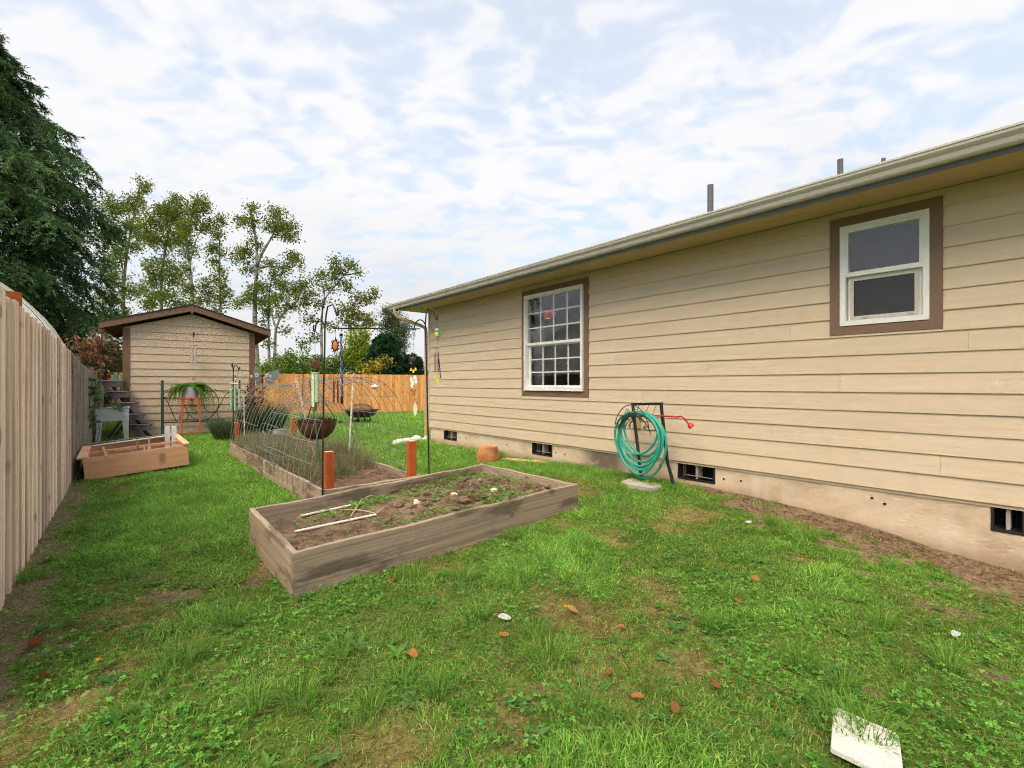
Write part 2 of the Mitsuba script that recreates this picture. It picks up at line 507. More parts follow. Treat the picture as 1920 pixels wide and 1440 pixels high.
def masks(x, y):
    """(bare soil, dryness) of the turf."""
    p = np.stack([x, y, x * 0], -1)
    n1, n2 = meshkit.fbm(p * 2.3 + 9, 4, 13), meshkit.fbm(p * 5.5, 3, 14)
    bare = np.zeros_like(x)
    for cx, cy, rx, ry, k in BARE:
        q = np.sqrt(((x - cx) / rx) ** 2 + ((y - cy) / ry) ** 2) + 1.2 * (n2 - 0.5)
        bare = np.maximum(bare, 0.85 * k * smooth01(1.15, 0.45, q))
    s = -((x - HC[0]) * HD[0] + (y - HC[1]) * HD[1])
    o = -((x - HC[0]) * PD[0] + (y - HC[1]) * PD[1])
    wid = np.where(s < -0.05, 1e-3, 1.0) * np.interp(s, [0, 4, 6.6, 7.4, 8.2, 9.2, 12], [0.22, 0.10, 0.20, 0.75, 0.95, 1.0, 1.0])
    bare = np.maximum(bare, (s > -0.05) * smooth01(1.15, 0.70, o / wid + 1.9 * (n2 - 0.5) + 0.8 * (n1 - 0.5)))
    fo = np.abs((x + 3.1) * 0.779 + (y - 2.925) * 0.627)
    bare = np.maximum(bare, 0.8 * smooth01(0.34, 0.10, fo + 0.3 * (n2 - 0.5)) * smooth01(10, 6, y))
    lush = np.maximum(smooth01(0.85, 0.5, np.abs(x + 3.4 + 0.55 * (y - 5.6)) / 1.5) * smooth01(3.4, 4.6, y), smooth01(5.8, 7.2, y))
    dry = smooth01(0.54, 0.78, n1) * (1 - 0.85 * lush)
    bare = np.maximum(bare, 0.4 * smooth01(0.72, 0.82, n1) * (1 - lush))
    return np.clip(bare, 0, 1), np.clip(dry, 0, 1)


gx = np.r_[-260, -120, -60, -35, -24, -18, -14, np.arange(-11, -5, 0.2), np.arange(-5, 5.2, 0.045), np.arange(5.3, 8, 0.3), 12, 20, 40, 90, 260]
gy = np.r_[-200, -60, -20, -8, -3, -1, 0, 0.6, np.arange(1, 7.5, 0.045), np.arange(7.5, 14, 0.15), np.arange(14, 30, 0.7), 34, 45, 70, 120, 260, 420]
GX, GY = np.meshgrid(gx, gy)
gv = np.stack([GX.ravel(), GY.ravel(), gz(GX, GY).ravel()], 1)
near_mask = (np.abs(gv[:, 0]) < 12) & (gv[:, 1] > 0.5) & (gv[:, 1] < 14)
gv[near_mask, 2] += 0.010 * (meshkit.fbm(np.c_[gv[near_mask, :2] * 16, np.zeros(near_mask.sum())], 2, 6) - 0.5)
gi, gj = np.meshgrid(np.arange(len(gy) - 1), np.arange(len(gx) - 1), indexing='ij')
a = (gi * len(gx) + gj).ravel()
gf = np.vstack([np.stack([a, a + 1, a + 1 + len(gx)], 1), np.stack([a, a + 1 + len(gx), a + len(gx)], 1)])
gb, gd = masks(gv[:, 0], gv[:, 1])
put('ground', (gv, gf), 'ground_mat', smooth=True, uv=np.stack([gb, gd], 1), kind='structure')

# ------------------------------------------------------------------ house
SLEN, SB, EXP, SOF = 12.6, 0.333, 0.1778, 2.98
house = thing('house', 'long tan house with lap siding, two brown framed windows and a pale gutter', 'house')
SX = -HD                                                # along the wall towards the camera
OUT = -PD


def wbox(s0, s1, o0, o1, z0, z1, cham=0.0):
    return box(W((s0 + s1) / 2, (o0 + o1) / 2, (z0 + z1) / 2), SX * (s1 - s0) / 2, OUT * (o1 - o0) / 2, UP * (z1 - z0) / 2, cham)


def ring(s0, s1, z0, z1, t, o0, o1, tb=None, tt=None):
    """Four bars round a rectangle, butted: side bars run the whole height."""
    tb, tt = tb or t, tt or t
    return cat([wbox(s0, s0 + t, o0, o1, z0, z1), wbox(s1 - t, s1, o0, o1, z0, z1), wbox(s0 + t, s1 - t, o0, o1, z0, z0 + tb), wbox(s0 + t, s1 - t, o0, o1, z1 - tt, z1)])


WIN = [(s_of(980.0), s_of(1105.4), 1.095, 2.905), (s_of(1557.3), s_of(1769), 1.775, 2.915)]
VENTS = [(s_of(832), s_of(855.5)), (s_of(997), s_of(1034.5)), (s_of(1270), s_of(1340)), (s_of(1857), s_of(1923))]

# sheathing with openings; the walls round the far sides; ceiling and floor keep the inside dark
poly = Polygon([(0, SB - 0.03), (SLEN, SB - 0.03), (SLEN, SOF), (0, SOF)])
for a0, a1, z0, z1 in WIN:
    poly = poly.difference(sbox(a0 + 0.09, z0 + 0.09, a1 - 0.09, z1 - 0.09))
DEP = 11.0
wall_m = [extrude(poly, W(0, -0.10, 0), SX, UP, OUT * 0.10)]
wall_m += [box(W(-0.0 + 0.05, -DEP / 2 - 0.05, (SOF + 0.3) / 2), SX * 0.05, OUT * (DEP / 2 - 0.05), UP * (SOF - 0.3) / 2),
           box(W(SLEN - 0.05, -DEP / 2 - 0.05, (SOF + 0.3) / 2), SX * 0.05, OUT * (DEP / 2 - 0.05), UP * (SOF - 0.3) / 2),
           box(W(SLEN / 2, -DEP, (SOF + 0.3) / 2), SX * SLEN / 2, OUT * 0.05, UP * (SOF - 0.3) / 2)]
m = cat(wall_m)
wall = put(house + '__wall', m, 'siding', uv=np.c_[m[0] @ SX + 15, m[0][:, 2]])

# clapboards: every course in lengths, butted at staggered joints and at the window trim
n_course = int(math.ceil((SOF - SB) / EXP))
for i in range(n_course):
    z0 = SB + i * EXP
    z1 = min(z0 + EXP + 0.012, SOF)
    spans = [(0.0, SLEN)]
    for a0, a1, y0, y1 in WIN:
        if z1 - 0.012 > y0 and z0 < y1:
            spans = [q for x0, x1 in spans for q in ((x0, min(x1, a0)), (max(x0, a1), x1)) if q[1] - q[0] > 0.02]
    for a0, a1, y0, y1 in WIN:                          # short strips above and below a window
        for q0, q1 in ((z0, min(y0, z1)), (max(y1, z0), z1)):
            if z1 - 0.012 > y0 and z0 < y1 and q1 - q0 > 0.015:
                ot = lambda z: 0.019 - 0.015 * (z - z0) / EXP
                v, f = extrude(Polygon([(0.001, q0), (ot(q0), q0), (ot(q1), q1), (0.001, q1)]), W(a0 + 0.0006, 0, 0), OUT, UP, SX * (a1 - a0 - 0.0012))
                part(wall, 'siding_board', (v, f), 'siding', uv=plank_uv(v, SX, UP, W((a0 + a1) / 2, 0, z0)))
    for x0, x1 in spans:
        cuts = [x0]
        k = x0 - ((i * 1.37 + 0.9) % 3.66) + 3.66
        while k < x1 - 0.3:
            if k > x0 + 0.3:
                cuts.append(k)
            k += 3.66
        cuts.append(x1)
        for c0, c1 in zip(cuts[:-1], cuts[1:]):
            c0, c1 = c0 + 0.0008 * (c0 > x0), c1 - 0.0008 * (c1 < x1)
            n = max(2, int((c1 - c0) / 0.6))
            ss = np.linspace(c0, c1, n)
            wob = 0.0015 * np.sin(ss * 2.1 + i * 1.7)
            prof = [(0.001, z0), (0.0185, z0 + 0.0), (0.020, z0 + 0.003), (0.004, z1), (0.001, z1)]
            v = np.array([W(s, o + (w_ if o > 0.01 else 0), z + (w_ if z < z0 + 0.01 else 0)) for s, w_ in zip(ss, wob) for o, z in prof])
            f = []
            for q in range(n - 1):
                for r_ in range(5):
                    a_, b_ = q * 5 + r_, q * 5 + (r_ + 1) % 5
                    f += [[a_, b_, b_ + 5], [a_, b_ + 5, a_ + 5]]
            e = (n - 1) * 5
            f += [[0, 2, 1], [0, 3, 2], [0, 4, 3], [e, e + 1, e + 2], [e, e + 2, e + 3], [e, e + 3, e + 4]]
            part(wall, 'siding_board', (v, np.array(f)), 'siding', uv=plank_uv(v, SX, UP, W((c0 + c1) / 2, 0, z0)))
part(wall, 'corner_board', wbox(-0.022, 0.0, -0.06, 0.030, SB - 0.005, SOF), 'siding', uv=np.tile([350.0, 1.0], (8, 1)))

# foundation with vent openings
poly = sbox(0.012, -0.7, SLEN, SB - 0.004)
VZ = []
for a0, a1 in VENTS:
    poly = poly.difference(sbox(a0, SB - 0.004 - 0.225, a1, SB + 1))
fm = extrude(poly, W(0, -0.22, 0), SX, UP, OUT * 0.205)
fm = cat([fm, box(W(0.03, -DEP / 2 - 0.12, -0.2), SX * 0.03, OUT * (DEP / 2 - 0.1), UP * 0.5)])
foundation = put(house + '__foundation', fm, 'concrete')
hl = []
for u, v in [(813, 815), (863, 820), (873, 822), (948, 834), (1041, 849), (1058, 852), (1236, 872), (1356, 898), (1388, 902), (1658, 945), (1634, 934)]:
    s = s_of(u); Y = HC[1] - 0.7707 * s
    hl.append(ball(W(s, -0.014, CAM_H - (v - 720) / F * Y), 0.013, (1, 1, 0.8)))
part(house, 'tie_hole', cat(hl), 'void_dark', kind='stuff')
for k, (a0, a1) in enumerate(VENTS):
    zt = SB - 0.006
    z0 = zt - 0.215
    v_ = part(house, 'foundation_vent', ring(a0 + 0.003, a1 - 0.003, z0, zt, 0.015, -0.10, -0.004), 'dark_metal')
    mid = (a0 + a1) / 2
    part(v_, 'divider', wbox(mid - 0.012, mid + 0.012, -0.16, -0.03, z0 + 0.0205, zt - 0.0155), 'stone')
    part(v_, 'recess', cat([wbox(a0 + 0.003, a1 - 0.003, -0.24, -0.225, z0, zt), wbox(a0 + 0.024, a1 - 0.024, -0.221, -0.101, z0 + 0.001, z0 + 0.02)]), 'void_dark')
    mesh = [wbox(x - 0.0012, x + 0.0012, -0.128, -0.126, z0 + 0.023, zt - 0.023) for x in np.arange(a0 + 0.03, a1 - 0.03, 0.022)]
    part(v_, 'wire_screen', cat(mesh), 'dark_metal')
    if k < 3:
        part(v_, 'fallen_flap', cat([box(W(mid + 0.03, -0.06, z0 + 0.045), SX * (a1 - a0) * 0.36, OUT * 0.045 + UP * 0.012, UP * 0.004)]), 'stone')

# soffit, fascia, gutter, roof
OV, S0, S1 = 0.61, -0.56, SLEN + 0.4
part(house, 'soffit', wbox(S0, S1, 0.019, OV, SOF, SOF + 0.012), 'soffit_paint')
part(house, 'soffit_joint', cat([wbox(x - 0.002, x + 0.002, 0.02, OV - 0.01, SOF - 0.0025, SOF - 0.0005) for x in (2.3, 4.74, 9.6)]), 'brown_trim')
for sv in (s_of(1495), s_of(900)):
    part(house, 'soffit_vent', cat([wbox(sv - 0.22, sv + 0.22, 0.26, 0.266, SOF - 0.004, SOF - 0.0005), wbox(sv - 0.22, sv + 0.22, 0.44, 0.446, SOF - 0.004, SOF - 0.0005),
         wbox(sv - 0.22, sv - 0.214, 0.267, 0.439, SOF - 0.004, SOF - 0.0005), wbox(sv + 0.214, sv + 0.22, 0.267, 0.439, SOF - 0.004, SOF - 0.0005)]), 'soffit_paint')
part(house, 'fascia', wbox(S0, S1, OV + 0.001, OV + 0.022, SOF - 0.050, SOF + 0.05), 'paint', color=srgb(98, 104, 112))
gp = [(0.0, 0.0), (0.055, 0.0), (0.066, 0.012), (0.078, 0.045), (0.098, 0.064), (0.106, 0.074), (0.108, 0.092), (0.116, 0.096), (0.116, 0.112), (0.104, 0.112), (0.104, 0.102), (0.094, 0.070), (0.070, 0.050), (0.058, 0.016), (0.006, 0.006), (0.006, 0.105), (0, 0.105)]
gutter = part(house, 'gutter', extrude(Polygon(gp), W(S0 - 0.02, OV + 0.024, SOF - 0.012), OUT, UP, SX * (S1 - S0)), 'gutter_metal')
part(gutter, 'end_cap', extrude(Polygon(gp[:9] + [(0, 0.112)]), W(S0 - 0.024, OV + 0.024, SOF - 0.012), OUT, UP, SX * 0.003), 'gutter_metal')
RP, RIDGE = 0.325, 5.75
zr = SOF + 0.055
r1 = extrude(Polygon([(0, zr), (0.02, zr + 0.03), (-OV - RIDGE, zr + (OV + RIDGE) * RP + 0.03), (-2 * (OV + RIDGE) - 0.02, zr + 0.03), (-2 * (OV + RIDGE), zr), (-OV - RIDGE, zr + (OV + RIDGE) * RP)]), W(S0 - 0.02, OV + 0.02, 0), OUT, UP, SX * (S1 - S0 + 0.04))
roof = put(house + '__roof', r1, 'roof_felt')
part(house, 'gable_soffit', wbox(S0, -0.024, -DEP, 0.017, SOF, SOF + 0.012), 'soffit_paint')
gab = Polygon([(0.0, SOF + 0.02), (-RIDGE * 2, SOF + 0.02), (-RIDGE, SOF + 0.10 + RIDGE * RP)])
part(house, 'gable_wall', extrude(gab, W(0.0, 0, 0), OUT, UP, SX * 0.05), 'soffit_paint')
part(house, 'rake_board', extrude(Polygon([(OV + 0.02, zr - 0.09), (OV + 0.02, zr - 0.002), (-RIDGE, zr + (OV + RIDGE) * RP - 0.002), (-RIDGE, zr + (OV + RIDGE) * RP - 0.15)]), W(S0 - 0.018, 0, 0), OUT, UP, SX * 0.022), 'gutter_metal')
for u, v, Y, r in [(1332, 347, 7.0, 0.043), (1575.5, 299, 7.5, 0.040), (1656.5, 297, 8.5, 0.033)]:
    p = at(u, v, Y)
    part(roof, 'vent_pipe', cat([tube([p - UP * 0.9, p], r, 14), lathe([(r * 1.6, -0.0), (r * 1.05, 0.10)], p - UP * 0.62, 14)]), 'paint', smooth=40, color=srgb(98, 98, 102))

# downspout with two elbows, from the gutter end to the corner
dp = [W(S0 + 0.20, OV + 0.075, SOF - 0.01), W(S0 + 0.20, OV + 0.075, SOF - 0.10), W(S0 + 0.24, OV + 0.03, SOF - 0.19), W(-0.13, 0.16, SOF - 0.36), W(-0.08, 0.062, SOF - 0.42), W(-0.08, 0.05, SOF - 0.55), W(-0.08, 0.05, 0.05)]
part(house, 'downspout', tube(dp, 0.038, 8), 'soffit_paint', smooth=50)
part(house, 'downspout_shoe', tube([W(-0.08, 0.052, 0.13), W(-0.08, 0.055, 0.05), W(-0.16, 0.20, 0.035)], [0.046, 0.046, 0.044], 10), 'white_vinyl', smooth=50)

# windows
def window(k, label):
    a0, a1, z0, z1 = WIN[k]
    t = 0.095 if k == 0 else 0.088
    w = put(part_key(house, 'window'), ring(a0 + t, a1 - t, z0 + t, z1 - t, 0.045, -0.06, 0.058 if k == 0 else 0.034), 'white_vinyl', label=label)
    part(w, 'casing', cat([wbox(a0, a0 + t, 0.0, 0.024, z0, z1, .002), wbox(a1 - t, a1, 0.0, 0.024, z0, z1, .002), wbox(a0 + t, a1 - t, 0.0, 0.024, z0, z0 + t, .002), wbox(a0 + t, a1 - t, 0.0, 0.024, z1 - t, z1, .002)]), 'brown_trim')
    b0, b1, y0, y1 = a0 + t + 0.046, a1 - t - 0.046, z0 + t + 0.046, z1 - t - 0.046
    ym = y0 + (y1 - y0) * (0.47 if k == 0 else 0.485)
    # upper sash is fixed in the outer track, the lower one stands further in
    part(w, 'upper_sash', ring(b0, b1, ym, y1, 0.016 if k == 0 else 0.022, -0.012, 0.030, tb=0.042), 'white_vinyl')
    part(w, 'lower_sash', ring(b0 + 0.012, b1 - 0.012, y0 + 0.004, ym - 0.001, 0.034, -0.046, -0.014, tb=0.04, tt=0.02), 'white_vinyl')
    uo, lo = (0.009, -0.030)
    part(w, 'upper_pane', plane_s(b0 + 0.0225, b1 - 0.0225, uo, ym + 0.0425, y1 - 0.0225), 'window_glass')
    part(w, 'lower_pane', plane_s(b0 + 0.047, b1 - 0.047, lo, y0 + 0.0445, ym - 0.0215), 'window_glass')
    if k == 0:
        g = 0.010
        for (c0, c1, y2, y3, oo) in ((b0 + 0.016, b1 - 0.016, ym + 0.042, y1 - 0.016, uo - 0.012), (b0 + 0.046, b1 - 0.046, y0 + 0.044, ym - 0.021, lo - 0.012)):
            for i in (1, 2, 3):
                x = c0 + (c1 - c0) * i / 4
                part(w, 'muntin', wbox(x - g, x + g, oo - 0.006, oo + 0.006, y2, y3), 'white_vinyl')
            for i in (1, 2):
                y = y2 + (y3 - y2) * i / 3
                part(w, 'muntin', wbox(c0, c1, oo - 0.005, oo + 0.005, y - g, y + g), 'white_vinyl')
    else:
        part(w, 'insect_screen_frame', ring(b0 + 0.03, b1 - 0.03, y0 + 0.012, ym - 0.012, 0.030, -0.012, -0.002), 'gutter_metal')
        part(w, 'insect_screen', plane_s(b0 + 0.06, b1 - 0.06, -0.007, y0 + 0.042, ym - 0.042), 'smoke_screen')
        part(w, 'screen_tab', cat([wbox(b0 + q, b0 + q + 0.04, -0.001, 0.006, y0 + 0.014, y0 + 0.028) for q in (0.13, 0.47)]), 'stone')
    return w, (b0, b1, y0, y1, ym)


def plane_s(s0, s1, o, z0, z1):
    v = np.array([W(s0, o, z0), W(s1, o, z0), W(s1, o, z1), W(s0, o, z1)])
    return v, np.array([[0, 1, 2], [0, 2, 3]])


win0, (b0, b1, y0, y1, ym) = window(0, 'tall window divided into small panes')
a0, a1, z0, z1 = WIN[0]
room = []
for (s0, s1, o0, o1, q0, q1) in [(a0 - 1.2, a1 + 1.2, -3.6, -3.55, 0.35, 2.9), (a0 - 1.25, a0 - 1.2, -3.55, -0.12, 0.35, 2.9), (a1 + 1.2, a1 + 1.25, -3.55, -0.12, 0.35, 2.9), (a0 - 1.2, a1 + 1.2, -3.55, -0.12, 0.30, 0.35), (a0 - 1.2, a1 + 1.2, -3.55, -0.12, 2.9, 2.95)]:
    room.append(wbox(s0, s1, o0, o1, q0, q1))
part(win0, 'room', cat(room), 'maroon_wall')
xs = np.linspace(a0 + 0.10, a0 + 0.32, 40)
cv = np.array([W(x, -0.20 + 0.022 * math.sin(i * 1.25), z) for z in (0.5, 2.85) for i, x in enumerate(xs)])
cf = np.array([[i, i + 1, 41 + i] for i in range(39)] + [[i, 41 + i, 40 + i] for i in range(39)])
part(win0, 'curtain', (cv, cf), 'curtain', smooth=True)
lamp = at(1027, 590, 9.4)
k = part(win0, 'lamp_shade', lathe([(0.035, 0.085), (0.10, 0.075), (0.155, 0.03), (0.16, 0.0), (0.13, -0.04), (0.06, -0.065), (0.0, -0.07)], lamp, 20), 'paint', smooth=True, color=srgb(235, 150, 80))
scene[k]['emitter'] = {'type': 'area', 'radiance': rgb([0.6, 0.23, 0.07])}
part(win0, 'lamp_rod', tube([lamp + UP * 0.07, lamp + UP * (2.9 - lamp[2])], 0.006, 5), 'dark_metal')
win1, (b0, b1, y0, y1, ym) = window(1, 'smaller plain window with an insect screen on its lower half')
a0, a1, z0, z1 = WIN[1]
room = []
for (s0, s1, o0, o1, q0, q1) in [(a0 - 0.3, a1 + 0.3, -0.40, -0.36, 1.4, 2.93), (a0 - 0.34, a0 - 0.3, -0.36, -0.12, 1.4, 2.93), (a1 + 0.3, a1 + 0.34, -0.36, -0.12, 1.4, 2.93), (a0 - 0.3, a1 + 0.3, -0.36, -0.12, 1.36, 1.4), (a0 - 0.3, a1 + 0.3, -0.36, -0.12, 2.93, 2.97)]:
    room.append(wbox(s0, s1, o0, o1, q0, q1))
part(win1, 'room', cat(room), 'paint', color=srgb(84, 86, 98))

# ------------------------------------------------------------------ shed
shed = thing('garden_shed', 'small tan garden shed with lap siding, brown corner boards and a low gable roof', 'shed')
SO = np.array([-9.14, 11.27, 0])
sdx = unit(np.array([2.284, 1.53, 0])); sdy = np.array([-sdx[1], sdx[0], 0])
SW, SD = 2.75, 3.0


def S(t, d, z):
    return SO + sdx * t + sdy * d + UP * z


def sbx(t0, t1, d0, d1, z0, z1, cham=0.0):
    return box(S((t0 + t1) / 2, (d0 + d1) / 2, (z0 + z1) / 2), sdx * (t1 - t0) / 2, sdy * (d1 - d0) / 2, UP * (z1 - z0) / 2, cham)


PIT, TM, ZA = 0.308, 1.36, 3.25                         # roof pitch, middle, height of the roof's top at the ridge
top_at = lambda t: ZA - 0.20 - PIT * abs(t - TM)          # underside of the roof over the wall
face = Polygon([(0, 0.0), (SW, 0.0), (SW, top_at(SW)), (TM, top_at(TM)), (0, top_at(0))])
wm = cat([extrude(face, S(0, 0.02, 0), sdx, UP, sdy * 0.08), extrude(face, S(0, SD - 0.1, 0), sdx, UP, sdy * 0.08), sbx(0, 0.08, 0.10, SD - 0.1, 0, top_at(0)), sbx(SW - 0.08, SW, 0.10, SD - 0.1, 0, top_at(SW))])
swall = put(shed + '__wall', wm, 'shed_siding', uv=np.c_[wm[0] @ sdx + 15, wm[0][:, 2]])
z = 0.07
i = 0
while z < top_at(TM):
    z1 = z + EXP
    lo = 0.135 if z < top_at(0) else max(0.135, TM - (top_at(TM) - z) / PIT)
    hi = SW - 0.135 if z < top_at(SW) else min(SW - 0.135, TM + (top_at(TM) - z) / PIT)
    pl = Polygon([(lo, z), (hi, z), (hi, z1), (lo, z1)]).intersection(face)
    if pl.area > 0.002 and pl.geom_type == 'Polygon':
        v, f = extrude(pl, S(0, 0.02, 0), sdx, UP, -sdy * 1.0)
        front = ((v - S(0, 0.02, 0)) @ -sdy) > 0.5
        th = 0.026 - 0.021 * np.clip((v[:, 2] - z) / EXP, 0, 1)
        v = v - np.outer(((v - S(0, 0.02, 0)) @ -sdy), -sdy) + np.outer(np.where(front, th, 0.0), -sdy)
        part(swall, 'siding_board', (v, f), 'shed_siding', uv=plank_uv(v, sdx, UP, S(SW / 2, 0, z)))
    z, i = z1, i + 1
for t0, t1 in ((0.0, 0.135), (SW - 0.135, SW)):
    zt = top_at(t0 if t0 == 0 else t1) - 0.002
    part(shed, 'corner_board', sbx(t0, t1, -0.012, 0.019, 0.02, zt, 0.003), 'shed_trim')
part(shed, 'skirt_board', sbx(0.136, SW - 0.136, -0.004, 0.019, 0.0, 0.069), 'shed_trim')
part(shed, 'foundation_slab', sbx(-0.02, SW + 0.02, -0.05, SD, -0.35, -0.001), 'concrete')
EL, ER, FO = -0.40, 3.10, -0.24
for side in (-1, 1):
    e = EL if side < 0 else ER
    L = abs(e - TM)
    p = Polygon([(TM, ZA), (e, ZA - PIT * L), (e, ZA - PIT * L + 0.022), (TM, ZA + 0.022)])
    rk = part(shed, 'roof', extrude(p, S(0, FO - 0.02, 0), sdx, UP, sdy * (SD + 0.5)), 'roof_felt')
    p = Polygon([(TM, ZA - 0.002), (e, ZA - 0.002 - PIT * L), (e, ZA - 0.145 - PIT * L), (TM, ZA - 0.15)])
    part(shed, 'barge_board', extrude(p, S(0, FO, 0), sdx, UP, sdy * 0.035), 'shed_trim')
    part(shed, 'eave_board', box(S(e - side * 0.0175, FO + 0.036 + (SD + 0.42) / 2, ZA - PIT * L - 0.075), sdx * 0.0175, sdy * (SD + 0.42) / 2, UP * 0.066), 'shed_trim')
    for d in np.arange(FO + 0.5, SD + 0.1, 0.5):
        p = Polygon([(TM, ZA - 0.004), (e - side * 0.037, ZA - 0.004 - PIT * (L - 0.037)), (e - side * 0.037, ZA - 0.12 - PIT * (L - 0.037)), (TM, ZA - 0.12)])
        part(rk, 'rafter', extrude(p, S(0, d, 0), sdx, UP, sdy * 0.04), 'shed_trim')
part(shed, 'ridge_bolt', ball(S(TM, FO - 0.01, ZA - 0.19), 0.035), 'shed_trim', smooth=True)

# ------------------------------------------------------------------ fences
lf = thing('plank_fence', 'weathered grey board fence running along the left side, lower and darker towards its far end', 'fence')
LF0, LFD = np.array([-3.10, 2.925, 0]), unit(np.array([-0.627, 0.779, 0]))
LFN = np.array([LFD[1], -LFD[0], 0])                    # towards the lawn
t, k = -1.6, 0
while t < 20.6:
    w = 0.098 + 0.05 * random.random()
    p = LF0 + LFD * (t + w / 2)
    zt = np.interp(p[1], [2.9, 5.0, 5.9, 7.7, 9.2, 11, 13.8, 19], [1.84, 1.79, 1.745, 1.64, 1.58, 1.60, 1.66, 1.70]) + random.uniform(-.012, .012)
    zb = float(gz(p[0], p[1])) - 0.06
    off = 0.0 if k % 2 else 0.019
    q = p + LFN * off
    tilt = LFD * random.uniform(-.012, .012)
    plank(lf, 'picket', q + UP * zb, q + UP * zt + tilt, w, 0.017, 'fence_wood' if p[1] < 6.3 else 'old_fence_wood', up=LFN, cham=0.002)
    t += w - 0.006 if k % 2 else w * 0.92
    k += 1
for z in (0.35, 1.35):
    p0, p1 = LF0 + LFD * -1.6 - LFN * 0.032 + UP * z, LF0 + LFD * 20.4 - LFN * 0.032 + UP * (z - 0.1)
    plank(lf, 'rail', p0, p1, 0.04, 0.085, 'old_fence_wood')
for t in np.arange(-1.4, 20, 2.4):
    p = LF0 + LFD * t - LFN * 0.10
    plank(lf, 'post', p - UP * 0.3, p + UP * 1.5, 0.09, 0.09, 'old_fence_wood', up=LFN)

cf_ = thing('cedar_fence', 'new orange cedar board fence across the back of the yard behind the shed', 'fence')
CF0, CF1 = np.array([-16.2, 18.9, 0]), np.array([1.6, 27.1, 0])
cd = unit(CF1 - CF0)
cn = np.array([cd[1], -cd[0], 0])
t, k = 0.0, 0
L = np.linalg.norm(CF1 - CF0)
while t < L:
    w = 0.14
    p = CF0 + cd * (t + w / 2) + cn * (0.004 * (k % 3))
    zt = 1.76 + random.uniform(-.006, .006)
    plank(cf_, 'picket', p + UP * (float(gz(p[0], p[1])) - 0.03), p + UP * zt, w - 0.003, 0.017, 'cedar', up=cn, cham=0.0015)
    t += w
    k += 1
for z in (0.25, 0.9, 1.5):
    plank(cf_, 'rail', CF0 - cn * 0.04 + UP * z, CF1 - cn * 0.04 + UP * z, 0.05, 0.09, 'cedar')

# ------------------------------------------------------------------ raised beds
def bed_board(parent, p0, p1, z0a, z1a, z0b, z1b, t, inward, label=None):
    """A board on edge with its own heights at both ends, weathered and slightly wavy along its top."""
    n = max(4, int(np.linalg.norm(p1 - p0) / 0.12))
    g = np.linspace(0, 1, n)
    vs = []
    for q in g:
        c = p0 + (p1 - p0) * q
        zb, zt = z0a + (z0b - z0a) * q, z1a + (z1b - z1a) * q
        wv = 0.004 * math.sin(q * 17 + p0[0] * 5) + random.uniform(-.0018, .0018)
        for o, z in ((0, zb), (0, zt - 0.004 + wv), (0.004, zt + wv), (t - 0.004, zt + wv), (t, zt - 0.004 + wv), (t, zb)):
            vs.append(c + inward * o + UP * z)
    v = np.array(vs)
    f = []
    for i in range(n - 1):
        for r_ in range(6):
            a_, b_ = i * 6 + r_, i * 6 + (r_ + 1) % 6
            f += [[a_, b_ + 6, b_], [a_, a_ + 6, b_ + 6]]
    e = (n - 1) * 6
    f += [[0, i, i + 1] for i in range(1, 5)] + [[e, e + i + 1, e + i] for i in range(1, 5)]
    return part(parent, 'board', (v, np.array(f)), 'bed_wood', uv=plank_uv(v, p1 - p0, UP, (p0 + p1) / 2), label=label)


def soil_sheet(parent, corners, zfn, step=0.03, inset=0.03):
    """The soil that fills a bed: a bumpy sheet with thickness over the quadrilateral of its corners."""
    A, B, C, D = [np.asarray(c, float)[:2] for c in corners]
    nu, nv = int(np.linalg.norm(B - A) / step), int(np.linalg.norm(D - A) / step)
    U, V = np.meshgrid(np.linspace(0, 1, nu), np.linspace(0, 1, nv))
    P = (A * ((1 - U) * (1 - V))[..., None] + B * (U * (1 - V))[..., None] + C * (U * V)[..., None] + D * ((1 - U) * V)[..., None]).reshape(-1, 2)
    z = zfn(P[:, 0], P[:, 1], U.ravel(), V.ravel())
    v = np.c_[P, z]
    i, j = np.meshgrid(np.arange(nv - 1), np.arange(nu - 1), indexing='ij')
    a_ = (i * nu + j).ravel()
    f = np.vstack([np.stack([a_, a_ + 1, a_ + 1 + nu], 1), np.stack([a_, a_ + 1 + nu, a_ + nu], 1)])
    return part(parent, 'soil', (v, f), 'soil', smooth=True)


bed = thing('raised_bed', 'low plank raised bed of bare clods and weeds, nearest in the lawn', 'raised bed')
BA, BB, BC, BD = np.array([-1.31, 2.87, 0]), np.array([0.673, 4.88, 0]), np.array([-0.374, 6.12, 0]), np.array([-2.14, 3.906, 0])
bx_, by_ = unit(BB - BA), unit(BD - BA)
inw = np.array([-bx_[1], bx_[0], 0])
BT = 0.285
TH = 0.040
bed_board(bed, BA, BB, -0.06, BT, -0.06, BT, TH, inw, 'long front board with dark mildew stains')
bed_board(bed, BD + unit(BA - BD) * 0.0, BA + by_ * 0.045, -0.06, BT, -0.06, BT - 0.003, TH, np.array([by_[1], -by_[0], 0]))
d_ = unit(BC - BB)
bed_board(bed, BB + d_ * 0.045, BC, -0.06, BT - 0.003, -0.06, BT, TH, np.array([-d_[1], d_[0], 0]))
d_ = unit(BC - BD)
bed_board(bed, BD + d_ * 0.043, BC - d_ * 0.043, -0.06, BT - 0.004, -0.06, BT - 0.002, TH, np.array([d_[1], -d_[0], 0]))


def bed_z(x, y, U, V):
    p = np.stack([x, y, x * 0], -1)
    clod = smooth01(0.35, 0.7, U)
    return 0.155 + 0.05 * smooth01(0.2, 0.8, U) + (0.035 + 0.045 * clod) * (meshkit.fbm(p * 5.0, 3, 41) - 0.5) * 2 * 0.6 + (0.012 + 0.03 * clod) * (meshkit.fbm(p * 17, 3, 42) - 0.5) * 2 * 0.7


